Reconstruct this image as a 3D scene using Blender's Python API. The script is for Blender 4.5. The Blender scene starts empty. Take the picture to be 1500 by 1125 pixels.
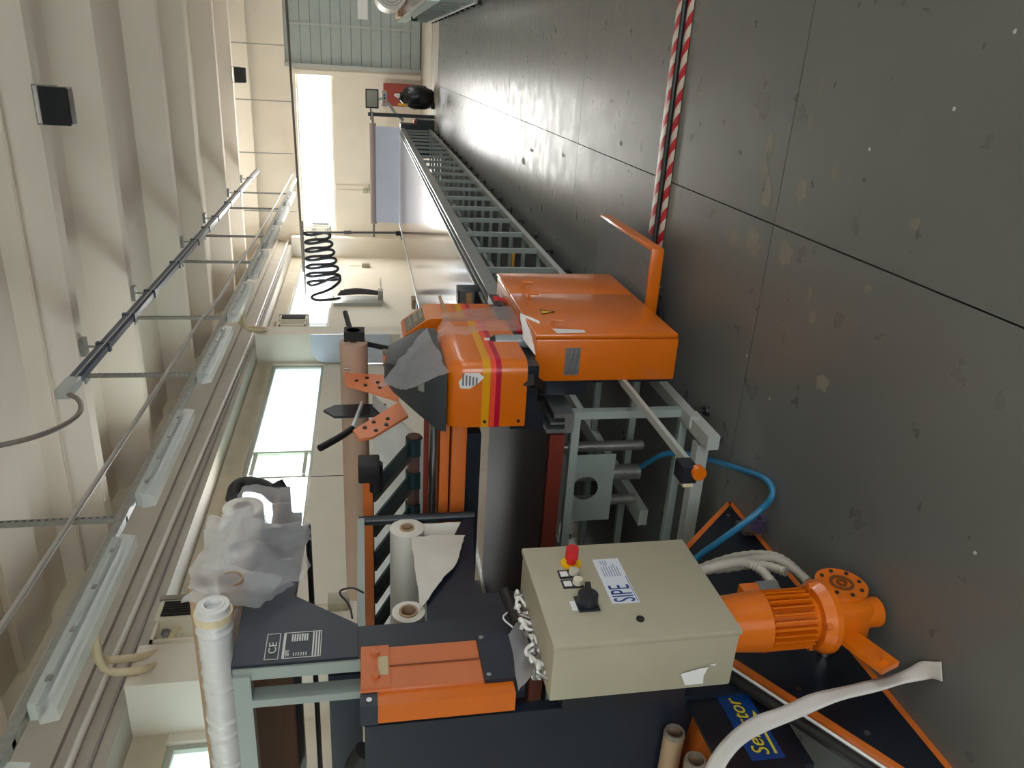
import bpy, bmesh, math, random
from mathutils import Vector, Matrix, noise
random.seed(7)
S = bpy.context.scene
COL = S.collection

# ------------------------------------------------------------------ camera
cam_d = bpy.data.cameras.new('camera'); cam = bpy.data.objects.new('camera', cam_d); COL.objects.link(cam)
RIGHT = Vector((0.92220449, 0.38634174, -0.01670127)); UP = Vector((-0.05670307, 0.17782086, 0.98242786)); FWD = Vector((-0.38252272, 0.90505237, -0.18589396))
# the phone was held on its side: picture right is the world's down, picture top is the world's right
m = Matrix((-UP, RIGHT, -FWD)).transposed().to_4x4(); m.translation = (0, 0, 1.68); cam.matrix_world = m
cam_d.sensor_fit = 'HORIZONTAL'; cam_d.sensor_width = 36.0; cam_d.lens = 1135.0/1500*36; cam_d.clip_end = 200; cam_d.clip_start = .02
S.camera = cam
# ------------------------------------------------------------------ world, light, exposure
S.view_settings.view_transform = 'Standard'; S.view_settings.look = 'None'; S.view_settings.gamma = 1.0
S.view_settings.use_curve_mapping = False; S.view_settings.exposure = 1.22
w = bpy.data.worlds.new('sky'); S.world = w; w.use_nodes = True
w.node_tree.nodes['Background'].inputs[0].default_value = (.80, .90, 1, 1); w.node_tree.nodes['Background'].inputs[1].default_value = 2.0
def daylight(name, loc, direction, sx, sy, rad, col=(1, .97, .92)):
    # daylight standing in a seen or assumed window opening; rad = radiance in scene units
    d = bpy.data.lights.new(name, 'AREA'); d.shape = 'RECTANGLE'; d.size = sx; d.size_y = sy; d.color = col
    d.energy = rad*sx*sy*math.pi
    o = bpy.data.objects.new(name, d); COL.objects.link(o); o.location = loc
    o.rotation_euler = Vector(direction).to_track_quat('-Z', 'Z').to_euler(); return o
LW = 12.0
for i, (a, b) in enumerate(((-3.4, 5.4), (6.1, 14.4), (15.1, 23.2))):
    daylight('daylight_left', (-5.95, (a+b)/2, 2.95), (1, 0, 0), b-a, 1.0, LW)
    daylight('added_daylight_right', (8.35, (a+b)/2, 2.95), (-1, 0, 0), b-a, 1.0, LW)  # added fill daylight for the hall, from assumed windows out of view
daylight('daylight_far', (-2.72, 23.85, 2.93), (0, -1, 0), 4.3, 1.0, LW)
daylight('added_daylight_back', (2.5, -6.35, 2.2), (0, 1, 0), 5.0, 3.6, 1.5)  # added weak fill daylight behind the camera, from an assumed opening

# ------------------------------------------------------------------ helpers
def lin(c): return tuple((x/255/12.92 if x/255 <= .04045 else ((x/255+.055)/1.055)**2.4) for x in c)
MATS = {}
def mat(name, rgb, rough=.5, metal=0, var=0, scale=6, bump=0, bscale=40, coat=0, stretch=(1, 1, 1), spec=.5):
    if name in MATS: return MATS[name]
    mt = bpy.data.materials.new(name); mt.use_nodes = True; nt = mt.node_tree; b = nt.nodes['Principled BSDF']
    c = lin(rgb); b.inputs['Base Color'].default_value = (*c, 1); b.inputs['Roughness'].default_value = rough
    b.inputs['Metallic'].default_value = metal; b.inputs['Coat Weight'].default_value = coat; b.inputs['Specular IOR Level'].default_value = spec
    if var or bump:
        tc = nt.nodes.new('ShaderNodeTexCoord'); mp = nt.nodes.new('ShaderNodeMapping'); nt.links.new(tc.outputs['Object'], mp.inputs[0]); mp.inputs['Scale'].default_value = stretch
    if var:
        n = nt.nodes.new('ShaderNodeTexNoise'); n.inputs['Scale'].default_value = scale; n.inputs['Detail'].default_value = 6; nt.links.new(mp.outputs[0], n.inputs['Vector'])
        r = nt.nodes.new('ShaderNodeValToRGB'); r.color_ramp.elements[0].position = .3; r.color_ramp.elements[1].position = .7
        r.color_ramp.elements[0].color = (*[x*(1-var) for x in c], 1); r.color_ramp.elements[1].color = (*[min(1, x*(1+var)) for x in c], 1)
        nt.links.new(n.outputs[0], r.inputs[0]); nt.links.new(r.outputs[0], b.inputs['Base Color'])
    if bump:
        n2 = nt.nodes.new('ShaderNodeTexNoise'); n2.inputs['Scale'].default_value = bscale; nt.links.new(mp.outputs[0], n2.inputs['Vector'])
        bp = nt.nodes.new('ShaderNodeBump'); bp.inputs['Strength'].default_value = bump; bp.inputs['Distance'].default_value = .01
        nt.links.new(n2.outputs[0], bp.inputs['Height']); nt.links.new(bp.outputs[0], b.inputs['Normal'])
    MATS[name] = mt; return mt
def film(name, rgb, opac, rough=.3):
    mt = bpy.data.materials.new(name); mt.use_nodes = True; nt = mt.node_tree; b = nt.nodes['Principled BSDF']; o = nt.nodes['Material Output']
    b.inputs['Base Color'].default_value = (*lin(rgb), 1); b.inputs['Roughness'].default_value = rough
    t = nt.nodes.new('ShaderNodeBsdfTransparent'); x = nt.nodes.new('ShaderNodeMixShader'); x.inputs[0].default_value = opac
    tl = nt.nodes.new('ShaderNodeBsdfTranslucent'); tl.inputs[0].default_value = (*lin(rgb), 1); x2 = nt.nodes.new('ShaderNodeMixShader'); x2.inputs[0].default_value = .62
    nt.links.new(b.outputs[0], x2.inputs[1]); nt.links.new(tl.outputs[0], x2.inputs[2])
    nt.links.new(t.outputs[0], x.inputs[1]); nt.links.new(x2.outputs[0], x.inputs[2]); nt.links.new(x.outputs[0], o.inputs[0]); MATS[name] = mt; return mt

ORANGE = mat('orange_paint', (208, 104, 8), .28, var=.04, scale=3, coat=.3)
ORANGE2 = mat('orange_matt', (200, 104, 36), .45, var=.06)
BLACK = mat('black_paint', (26, 32, 40), .38, var=.15)
NAVY = mat('navy_black', (24, 33, 46), .42, var=.1)
RUBBER = mat('black_rubber', (20, 20, 22), .6)
GREYP = mat('grey_green_paint', (148, 158, 152), .4, var=.05)
LGREY = mat('light_grey_paint', (170, 174, 168), .4, var=.05)
STEEL = mat('steel', (175, 178, 180), .28, 1, var=.1, scale=20)
ALU = mat('aluminium', (190, 194, 196), .3, .9, var=.08, scale=15)
GALV = mat('galvanised', (150, 150, 145), .42, .7, var=.15, scale=20)
CREAM = mat('cream_paint', (222, 212, 192), .6, var=.04, scale=2)
BOXG = mat('box_beige_grey', (166, 160, 139), .42, var=.03, bump=.05, bscale=300)
CARD = mat('cardboard', (168, 140, 112), .8, var=.08, scale=12)
KRAFT = mat('kraft_paper', (184, 154, 134), .7, var=.03)
WHITE = mat('white_plastic', (225, 225, 222), .45)
PAPER = mat('white_paper', (220, 220, 218), .7)
ROLLW = mat('white_film_roll', (214, 210, 200), .4, var=.05, bump=.2, bscale=30)
RED = mat('red_plastic', (196, 30, 36), .35)
YEL = mat('yellow_plastic', (232, 180, 10), .4)
BLUE = mat('blue_hose', (36, 110, 150), .35)
GLASSD = mat('dark_screen', (40, 40, 36), .15)
PINK = mat('lit_orange_plate', (222, 130, 84), .4)
FILM = film('clear_film', (250, 250, 252), .36, .07)
BAG = film('milky_bag', (250, 250, 253), .42, .22)

class MB:
    def __init__(s): s.v = []; s.f = []; s.mi = []; s.cur = 0
    def add(s, vs, fs):
        n = len(s.v); s.v += [tuple(v) for v in vs]; s.f += [tuple(i+n for i in f) for f in fs]; s.mi += [s.cur]*len(fs); return s
    def box(s, x0, x1, y0, y1, z0, z1, bev=0, seg=2):
        x0, x1 = min(x0, x1), max(x0, x1); y0, y1 = min(y0, y1), max(y0, y1); z0, z1 = min(z0, z1), max(z0, z1)
        if not bev:
            return s.add([(x0,y0,z0),(x1,y0,z0),(x1,y1,z0),(x0,y1,z0),(x0,y0,z1),(x1,y0,z1),(x1,y1,z1),(x0,y1,z1)],
                         [(0,3,2,1),(4,5,6,7),(0,1,5,4),(1,2,6,5),(2,3,7,6),(3,0,4,7)])
        bm = bmesh.new(); bmesh.ops.create_cube(bm, size=1)
        for v in bm.verts: v.co = Vector(((x0+x1)/2+v.co.x*(x1-x0), (y0+y1)/2+v.co.y*(y1-y0), (z0+z1)/2+v.co.z*(z1-z0)))
        bmesh.ops.bevel(bm, geom=bm.edges[:], offset=bev, segments=seg, affect='EDGES', profile=.5)
        return s.bm(bm)
    def bm(s, bm):
        bm.verts.index_update(); s.add([v.co.copy() for v in bm.verts], [[v.index for v in f.verts] for f in bm.faces]); bm.free(); return s
    def obb(s, p0, p1, wid, hei, up=(0, 0, 1)):
        # bar from p0 to p1
        p0 = Vector(p0); p1 = Vector(p1); d = (p1-p0).normalized(); u = Vector(up)
        if abs(d.dot(u)) > .98: u = Vector((1, 0, 0))
        a = d.cross(u).normalized(); u = a.cross(d).normalized(); vs = []
        for p in (p0, p1):
            for q, r in ((-1,-1),(1,-1),(1,1),(-1,1)): vs.append(p+a*q*wid/2+u*r*hei/2)
        return s.add(vs, [(3,2,1,0),(4,5,6,7),(0,1,5,4),(1,2,6,5),(2,3,7,6),(3,0,4,7)])
    def cyl(s, p0, p1, r0, r1=None, n=20, caps=True, inner=0):
        p0 = Vector(p0); p1 = Vector(p1); r1 = r0 if r1 is None else r1; d = (p1-p0).normalized()
        u = Vector((0,0,1)) if abs(d.z) < .9 else Vector((1,0,0)); a = d.cross(u).normalized(); b = d.cross(a).normalized(); vs = []; fs = []
        ring = lambda p, r: [p+(a*math.cos(2*math.pi*i/n)+b*math.sin(2*math.pi*i/n))*r for i in range(n)]
        vs = ring(p0, r0)+ring(p1, r1)
        for i in range(n): j = (i+1) % n; fs.append((i, n+i, n+j, j))
        if inner:
            vs += ring(p0, inner)+ring(p1, inner)
            for i in range(n):
                j = (i+1) % n; fs += [(2*n+i, 2*n+j, 3*n+j, 3*n+i), (i, j, 2*n+j, 2*n+i), (n+j, n+i, 3*n+i, 3*n+j)]
        elif caps: fs += [tuple(range(n)), tuple(range(2*n-1, n-1, -1))]
        return s.add(vs, fs)
    def tube(s, pts, r, n=8, smooth=0, rfun=None):
        pts = [Vector(p) for p in pts]
        for _ in range(smooth):   # Chaikin
            q = [pts[0]]
            for a, b in zip(pts, pts[1:]): q += [a*.75+b*.25, a*.25+b*.75]
            pts = q+[pts[-1]]
        vs = []; fs = []; prev = None
        for i, p in enumerate(pts):
            d = (pts[min(i+1, len(pts)-1)]-pts[max(i-1, 0)]).normalized()
            if prev is None: u = Vector((0,0,1)) if abs(d.z) < .9 else Vector((1,0,0)); a = d.cross(u).normalized()
            else: a = (prev-d*prev.dot(d)).normalized()
            prev = a; b = d.cross(a); rr = rfun(i) if rfun else r
            vs += [p+(a*math.cos(2*math.pi*k/n)+b*math.sin(2*math.pi*k/n))*rr for k in range(n)]
        for i in range(len(pts)-1):
            for k in range(n): l = (k+1) % n; fs.append((i*n+k, i*n+l, (i+1)*n+l, (i+1)*n+k))
        fs += [tuple(range(n-1, -1, -1)), tuple(range((len(pts)-1)*n, len(pts)*n))]
        return s.add(vs, fs)
    def prism(s, poly, axis, a0, a1):
        # poly: 2-D points; axis 'x' -> (y,z), 'y' -> (x,z), 'z' -> (x,y)
        f = {'x': lambda p, a: (a, p[0], p[1]), 'y': lambda p, a: (p[0], a, p[1]), 'z': lambda p, a: (p[0], p[1], a)}[axis]
        n = len(poly); vs = [f(p, a0) for p in poly]+[f(p, a1) for p in poly]
        fs = [tuple(range(n)), tuple(range(2*n-1, n-1, -1))]+[(i, n+i, n+(i+1) % n, (i+1) % n) for i in range(n)]
        return s.add(vs, fs)
    def grid(s, fn, nu, nv):
        vs = [fn(i/nu, j/nv) for i in range(nu+1) for j in range(nv+1)]
        return s.add(vs, [(i*(nv+1)+j, (i+1)*(nv+1)+j, (i+1)*(nv+1)+j+1, i*(nv+1)+j+1) for i in range(nu) for j in range(nv)])
    def build(s, name, material, parent=None, smooth=True, label=None):
        org = Vector((0,0,0))
        if parent is None:
            xs, ys, zs = zip(*s.v); org = Vector(((min(xs)+max(xs))/2, (min(ys)+max(ys))/2, min(zs)))
        else:
            p = parent
            while p is not None: org += p.location; p = p.parent
        me = bpy.data.meshes.new(name); me.from_pydata([tuple(Vector(v)-org) for v in s.v], [], s.f)
        bm = bmesh.new(); bm.from_mesh(me); bmesh.ops.recalc_face_normals(bm, faces=bm.faces[:]); bm.to_mesh(me); bm.free()
        ms = material if isinstance(material, (list, tuple)) else [material]
        for x in ms: me.materials.append(x)
        if len(ms) > 1: me.polygons.foreach_set('material_index', s.mi)
        if smooth:
            me.polygons.foreach_set('use_smooth', [True]*len(me.polygons)); me.set_sharp_from_angle(angle=math.radians(38))
        o = bpy.data.objects.new(name, me); COL.objects.link(o)
        if parent is None: o.location = org
        else: o.parent = parent
        if label: o['label'] = label
        return o
def tag(o, label, cat, group=None):
    o['label'] = label; o['category'] = cat
    if group: o['group'] = group
    return o
def thing(name, loc, label, cat, group=None):
    o = bpy.data.objects.new(name, None); COL.objects.link(o); o.location = loc; o.empty_display_size = .1
    return tag(o, label, cat, group)
def struct(o): o['kind'] = 'structure'; return o
def copy_tree(o, parent=None):
    c = o.copy(); COL.objects.link(c); c.parent = parent
    for ch in list(o.children): copy_tree(ch, c)
    return c
def part(name, material, parent, *boxes, bev=0, label=None):
    b = MB()
    for q in boxes: b.box(*q, bev=bev)
    return b.build(name, material, parent, label=label)
def text(body, size, origin, xdir, ydir, material, name, parent, depth=.0008, align='LEFT', shear=0, sx=1.0):
    cu = bpy.data.curves.new('t', 'FONT'); cu.body = body; cu.size = size; cu.extrude = depth; cu.align_x = align; cu.shear = shear; cu.resolution_u = 3
    o = bpy.data.objects.new('t', cu); COL.objects.link(o); bpy.context.view_layer.update()
    me = bpy.data.meshes.new_from_object(o.evaluated_get(bpy.context.evaluated_depsgraph_get()))
    X = Vector(xdir).normalized(); Y = Vector(ydir).normalized(); Z = X.cross(Y); O = Vector(origin)
    b = MB(); b.add([O+X*v.co.x*sx+Y*v.co.y+Z*(v.co.z+depth) for v in me.vertices], [tuple(p.vertices) for p in me.polygons])
    bpy.data.objects.remove(o); bpy.data.meshes.remove(me); bpy.data.curves.remove(cu)
    return b.build(name, material, parent, smooth=False)

# ================================================================== THE SETTING
def floor_material():
    mt = bpy.data.materials.new('painted_concrete'); mt.use_nodes = True; nt = mt.node_tree; b = nt.nodes['Principled BSDF']; N = nt.nodes.new; K = nt.links.new
    g = N('ShaderNodeNewGeometry')
    def nz(sc, det, st=(1, 1, 1)):
        mp = N('ShaderNodeMapping'); mp.inputs['Scale'].default_value = st; K(g.outputs['Position'], mp.inputs[0])
        n = N('ShaderNodeTexNoise'); n.inputs['Scale'].default_value = sc; n.inputs['Detail'].default_value = det; K(mp.outputs[0], n.inputs['Vector']); return n
    def ramp(src, p0, c0, p1, c1):
        r = N('ShaderNodeValToRGB'); r.color_ramp.elements[0].position = p0; r.color_ramp.elements[1].position = p1
        r.color_ramp.elements[0].color = (*c0, 1); r.color_ramp.elements[1].color = (*c1, 1); K(src, r.inputs[0]); return r
    base = ramp(nz(.7, 5).outputs[0], .3, lin((98, 100, 99)), .7, lin((109, 109, 105)))
    st = ramp(nz(2.6, 9).outputs[0], .66, (0, 0, 0), .82, (1, 1, 1))        # scuffs along the aisle
    mx = N('ShaderNodeMixRGB'); mx.inputs[0].default_value = .18; K(st.outputs[0], mx.inputs[0]); K(base.outputs[0], mx.inputs[1]); mx.inputs[2].default_value = (*lin((128, 124, 112)), 1)
    sc = N('ShaderNodeMath'); sc.operation = 'MULTIPLY'; sc.inputs[1].default_value = .3; K(st.outputs[0], sc.inputs[0]); K(sc.outputs[0], mx.inputs[0])
    sp = ramp(nz(26, 3).outputs[0], .77, (0, 0, 0), .80, (1, 1, 1)); m2 = N('ShaderNodeMixRGB'); K(sp.outputs[0], m2.inputs[0]); K(mx.outputs[0], m2.inputs[1]); m2.inputs[2].default_value = (*lin((96, 95, 90)), 1)
    K(m2.outputs[0], b.inputs['Base Color'])
    rr = ramp(nz(6, 9).outputs[0], .3, (.26,)*3, .7, (.38,)*3); K(rr.outputs[0], b.inputs['Roughness'])
    bp = N('ShaderNodeBump'); bp.inputs['Strength'].default_value = .10; bp.inputs['Distance'].default_value = .004; K(nz(7, 4).outputs[0], bp.inputs['Height']); K(bp.outputs[0], b.inputs['Normal'])
    return mt
FLOOR = floor_material(); BASE = mat('dark_joint', (52, 52, 50), .8)
BEIGEF = mat('beige_concrete', (168, 160, 146), .45, var=.1, scale=2)
fl = struct(MB().box(-5.8, 8.2, -6.2, 23.7, -.12, -.05).build('floor', BASE))
xs = [-5.8, -.56, 4.44, 8.2]; ys = [-6.2, -3.4, -.21, 2.98, 6.17, 9.36, 12.55, 15.74, 18.22]
for i in range(3):
    for j in range(8):
        MB().box(xs[i]+.003, xs[i+1]-.003, ys[j]+.003, ys[j+1]-.003, -.05, 0).build('floor_slab', FLOOR, fl)
for a, b in ((18.27, 19.94), (20.02, 23.7)): MB().box(-5.8, 8.2, a, b, -.05, 0).build('threshold_slab', BEIGEF, fl)
CHIP = mat('bare_concrete', (126, 122, 110), .6, var=.1, scale=30)
def chip(cx, cy, rx, ry, seed, material=CHIP):
    rnd = random.Random(seed); n = 14; b = MB(); vs = [(cx, cy, .0008)]
    for i in range(n):
        a = 2*math.pi*i/n; k = .6+.6*rnd.random(); vs.append((cx+rx*k*math.cos(a), cy+ry*k*math.sin(a), .0008))
    b.add(vs, [(0, 1+i, 1+(i+1) % n) for i in range(n)]).build('paint_chip', material, fl)
for i, (x, y, rx, ry) in enumerate(((-.26,3.13,.05,.035),(-.36,3.13,.07,.025),(-.45,3.08,.06,.05),(-.40,2.82,.06,.035),(-.68,3.31,.045,.05),(-.66,3.12,.06,.06),(-.65,2.85,.05,.06),
        (-.39,2.14,.022,.03),(-.83,2.57,.03,.03),(-1.04,2.42,.035,.05),(-.64,2.29,.02,.02),(-.15,2.85,.03,.018),(-.01,2.82,.03,.015),(-.75,2.62,.03,.02),(-.30,2.62,.03,.02),
        (-.95,8.3,.035,.12),(-.8,7.9,.02,.1),(-.7,6.6,.015,.06),(-.2,5.4,.012,.04),(-1.0,5.4,.015,.03),(-.45,5.1,.015,.03))): chip(x, y, rx, ry, i)
WCH = mat('pale_splash', (205, 205, 198), .6)
for i, (x, y) in enumerate(((-1.2,1.56),(-.05,2.1),(.15,1.95),(-1.15,3.0),(-1.25,2.75),(-.2,2.45))): chip(x, y, .007, .007, 50+i, WCH)

CEIL = mat('ceiling_concrete', (240, 229, 211), .75, var=.03, scale=1.2, bump=.05, bscale=8)
ce = struct(MB().box(-5.8, 8.2, -6.2, 23.7, 4.97, 5.3).build('ceiling', CEIL))
for k in (-6.7, -4.7, -1.7, .3, 3.3, 5.3, 8.3, 10.3, 13.3, 15.3, 18.2, 20.3, 23.2):
    if k < -6: continue
    MB().prism([(k-.5, 4.97), (k+.5, 4.97), (k+.1, 4.6), (k-.1, 4.6)], 'x', -5.8, 8.2).build('rib', CEIL, ce)
for k in (1.8, 6.8, 11.8, 16.8, 21.7): MB().box(-5.8, 8.2, k-.35, k+.35, 4.9, 4.97).build('joint_strip', CEIL, ce)
WALL = mat('wall_plaster', (226, 218, 202), .75, var=.04, scale=1.5); WALLB = mat('lintel_beige', (206, 194, 170), .75, var=.08, scale=3)
wl = struct(MB().box(-5.8, -5.6, -6.2, 23.7, 0, 2.46).build('wall_left', WALL))
MB().box(-5.8, -5.6, -6.2, 23.7, 3.42, 5.15).build('lintel', WALLB, wl)
for k in (-4.0, 5.5, 14.5, 23.1):
    MB().box(-5.6, -5.03, k, k+.5, 0, 3.72).build('pier', WALL, wl); MB().box(-5.8, -5.6, k-.1, k+.6, 2.46, 3.42).build('pier_back', WALL, wl)
BEAM = mat('beam_grey', (178, 170, 156), .7, var=.06, scale=2)
MB().box(-5.6, -5.23, -6.2, 23.5, 3.72, 4.62).build('edge_beam', BEAM, wl); MB().box(-5.23, -5.17, -6.2, 23.5, 4.1, 4.16).build('beam_lip', BEAM, wl)
MB().box(-5.6, -5.595, 9.98, 9.99, 0, 2.46).build('panel_joint', BASE, wl)
wf = struct(MB().box(-5.8, -4.87, 23.5, 23.7, 0, 5.15).build('wall_far', WALL))
MB().box(-4.87, -.36, 23.5, 23.7, 0, 2.45).build('wall_panel', WALL, wf); MB().box(-4.87, -.36, 23.5, 23.7, 3.42, 5.15).build('wall_panel', WALL, wf)
MB().box(-.57, -.36, 23.5, 23.7, 2.45, 3.42).build('wall_panel', WALL, wf)
MB().box(-.36, 3.0, 23.5, 23.7, 3.68, 5.15).build('wall_panel', WALL, wf); MB().box(3.0, 8.2, 23.5, 23.7, 0, 5.15).build('wall_panel', WALL, wf)
wr = struct(MB().box(8.0, 8.2, -6.2, 23.7, 0, 2.46).build('wall_right', WALL)); MB().box(8.0, 8.2, -6.2, 23.7, 3.42, 5.15).build('lintel', WALL, wr)
for k in (-6.2, 5.45, 14.45, 23.2): MB().box(8.0, 8.2, k, k+.6 if k > 0 else k+2.8, 2.46, 3.42).build('pier_back', WALL, wr)
wb = struct(MB().box(-5.8, 0, -6.2, -6.0, 0, 5.15).build('wall_back', WALL)); MB().box(5, 8.2, -6.2, -6.0, 0, 5.15).build('wall_panel', WALL, wb); MB().box(0, 5, -6.2, -6.0, 4.0, 5.15).build('wall_panel', WALL, wb)
# windows
FRAME = mat('window_frame', (176, 178, 166), .5); CLEAR = film('window_glass', (235, 240, 238), .12, .05); RIBG = film('ribbed_glass', (196, 214, 204), .90, .4)
def window(n, loc, fr, panes):
    o = bpy.data.objects.new('window_%d' % n, None); COL.objects.link(o); o.location = loc; struct(o)
    for q in fr: MB().box(*q).build('window_frame', FRAME, o)
    for mk, mtl in panes: mk.build('pane', mtl, o)
def ribbed(X, y0, y1, z0, z1, pitch=.075, amp=.012):
    n = max(8, int((y1-y0)/pitch*4)); return MB().grid(lambda u, v: (X+amp*math.sin((y0+(y1-y0)*u)/pitch*2*math.pi), y0+(y1-y0)*u, z0+(z1-z0)*v), n, 1)
def frames(X, ya, yb, mull):
    q = [(X, X+.06, ya, yb, 2.46, 2.51), (X, X+.06, ya, yb, 3.36, 3.42)]
    for y in [ya, yb-.05]+mull: q.append((X, X+.06, y, y+.05, 2.51, 3.36))
    return q
window(1, (-5.7, 1, 2.46), frames(-5.7, -3.4, 5.4, [-1.2, 1.0, 3.2]), [(ribbed(-5.68, -3.4, 5.4, 2.5, 3.38, .3), RIBG)])
window(2, (-5.7, 10, 2.46), frames(-5.7, 6.1, 14.4, [10.82, 10.05, 8.0])+[(-5.66, -5.6, 10.1, 10.8, 2.55, 2.6), (-5.66, -5.6, 10.1, 10.8, 3.27, 3.33)],
       [(ribbed(-5.68, 10.85, 14.4, 2.5, 3.38), RIBG), (MB().box(-5.685, -5.68, 10.1, 10.82, 2.5, 3.38), RIBG), (MB().box(-5.685, -5.68, 6.1, 10.05, 2.5, 3.38), CLEAR)])
window(3, (-5.7, 19, 2.46), frames(-5.7, 15.1, 23.1, [17.0, 19.0, 21.0]), [(MB().box(-5.685, -5.68, 15.1, 23.1, 2.5, 3.38), CLEAR)])
fq = [(-4.87, -.57, 23.6, 23.66, 2.45, 2.5), (-4.87, -.57, 23.6, 23.66, 3.37, 3.42)]+[(x, x+.05, 23.6, 23.66, 2.5, 3.37) for x in (-4.87, -.62)]
window(4, (-2.7, 23.6, 2.45), fq, [(MB().box(-4.85, -.6, 23.625, 23.63, 2.48, 3.4), CLEAR)])
for i, (a, b) in enumerate(((-3.4, 5.45), (6.05, 14.45), (15.05, 23.2))):
    window(5+i, (8.1, (a+b)/2, 2.46), [(8.04, 8.1, a, b, 2.46, 2.51), (8.04, 8.1, a, b, 3.36, 3.42)], [(MB().box(8.08, 8.085, a, b, 2.5, 3.38), CLEAR)])  # unseen right-wall windows, assumed so that fill daylight can enter
window(8, (2.5, -6.1, 0), [(0, .08, -6.14, -6.06, 0, 4), (4.92, 5, -6.14, -6.06, 0, 4), (2.46, 2.54, -6.14, -6.06, 0, 4)], [(MB().box(.05, 4.95, -6.105, -6.1, 0, 4), CLEAR)])  # unseen glazed opening, assumed for the fill daylight from behind
# sectional door of the far wall
dr = bpy.data.objects.new('door_1', None); COL.objects.link(dr); dr.location = (1.3, 23.6, 0); struct(dr)
DOOR = mat('door_grey_green', (158, 168, 164), .5, var=.04)
z = .02
while z < 3.6:
    MB().box(-.36, 3.0, 23.56, 23.6, z, min(z+.262, 3.68), bev=.008, seg=1).build('door_panel', DOOR, dr); z += .27
MB().box(-.36, 3.0, 23.62, 23.66, 0, 3.68).build('door_backing', DOOR, dr)
MB().box(.62, .68, 23.53, 23.56, .2, 3.66).build('guide_rail', LGREY, dr)
MB().box(-.44, -.34, 23.44, 23.5, 0, 3.7).build('door_frame', LGREY, dr)
MB().box(-.36, 3.0, 23.5, 23.62, 0, .02).build('door_seal', RUBBER, dr)
tr = struct(MB().box(-.62, -.5, 23.46, 23.5, 0, 3.45).build('trim_1', WALL))

# ================================================================== OVERHEAD SERVICES
# power track over the table
pt = thing('power_track', (-3, 14, 4.3), 'long dark enclosed power track hung below the ceiling ribs above the table', 'power track')
TRK = mat('track_blue_grey', (62, 68, 84), .35)
MB().box(-3.04, -2.96, 7.35, 21.8, 4.32, 4.43, bev=.008, seg=1).build('track_body', TRK, pt)
MB().box(-2.958, -2.948, 7.35, 21.8, 4.345, 4.36).build('slot', LGREY, pt)
MB().box(-3.045, -2.955, 7.02, 7.36, 4.31, 4.44, bev=.006, seg=1).build('end_cap', LGREY, pt)
for k in (8.3, 10.3, 13.3, 15.3, 18.2, 20.3):
    MB().obb((-3, k, 4.43), (-3, k, 4.55), .02, .02).box(-3.09, -2.91, k-.06, k+.06, 4.55, 4.6).build('bracket', GALV, pt)
    MB().box(-3.05, -2.95, k-.03, k+.03, 4.31, 4.45).build('joint_clip', TRK, pt)
for k in (9.3, 11.8, 14.3, 16.8): MB().box(-3.05, -2.95, k-.03, k+.03, 4.31, 4.45).build('joint_clip', TRK, pt)
MB().tube([(-3, 7.04, 4.33), (-3, 6.9, 4.18), (-2.98, 6.5, 4.06), (-2.95, 6.1, 4.2), (-2.95, 5.9, 4.5), (-2.95, 5.88, 4.75), (-2.95, 5.9, 4.965)], .022, 10, 3).build('feed_cable', mat('grey_cable', (120, 112, 104), .5), pt)
# cable tray with perforated strut hangers
ct = thing('cable_tray', (-3.3, 13, 3.4), 'galvanised cable tray on perforated strut hangers running along the hall', 'cable tray')
MB().box(-3.36, -3.30, 1.5, 23.4, 3.46, 3.48).box(-3.36, -3.355, 1.5, 23.4, 3.46, 3.52).box(-3.30, -3.295, 1.5, 23.4, 3.46, 3.52).build('tray', GALV, ct)
HOLE = mat('slot_dark', (60, 60, 58), .7)
for k in (1.0, 3.3, 5.4, 8.3, 10.3, 13.3, 15.3, 18.2, 20.3):
    h = MB().box(-3.35, -3.31, k-.02, k+.02, 3.46, 4.6).build('strut', GALV, ct)
    b = MB()
    for q in range(22): b.box(-3.309, -3.3085, k-.008, k+.008, 3.5+q*.05, 3.522+q*.05)
    b.build('slots', HOLE, h)['kind'] = 'stuff'; MB().box(-3.4, -3.26, k-.07, k+.07, 4.585, 4.6).build('foot_plate', GALV, h)
b = MB().tube([(-3.27, 2.5, 3.86), (-3.27, 8.3, 3.76), (-3.27, 9.9, 3.75), (-3.28, 10.6, 3.68), (-3.28, 13.5, 3.68), (-3.28, 15, 3.62), (-3.28, 23.4, 3.62)], .022, 10, 1)
tag(b.build('conduit_pipe', mat('conduit_grey', (165, 160, 150), .45)), 'round grey conduit pipe clipped to the strut hangers above the tray', 'pipe')
COVER = film('clear_cover', (225, 228, 225), .45, .15)
fx = thing('fluorescent_light', (-3.3, 0, 3.3), 'long fluorescent batten with clear cover hung under the cable tray', 'light', 'fluorescent battens under the tray')
MB().box(-3.36, -3.24, -.78, .78, 3.40, 3.455, bev=.008, seg=1).build('body', LGREY, fx)
MB().prism([(-3.365, 3.40), (-3.345, 3.30), (-3.255, 3.30), (-3.235, 3.40)], 'y', -.8, .8).build('cover', COVER, fx)
for s_ in (-.012, .03): MB().cyl((-3.3+s_*1.5, -.72, 3.36), (-3.3+s_*1.5, .72, 3.36), .012, n=10).build('tube', WHITE, fx)
for q in (-.6, -.2, .2, .6): MB().box(-3.24, -3.228, q-.02, q+.02, 3.385, 3.415).build('clip', STEEL, fx)
for i, y in enumerate((2.3, 4.25, 6.4, 8.9, 11.0, 13.1, 15.2, 17.3, 19.4)):
    o = fx if i == 0 else copy_tree(fx); o.location = (-3.3, y, 3.3)
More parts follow.
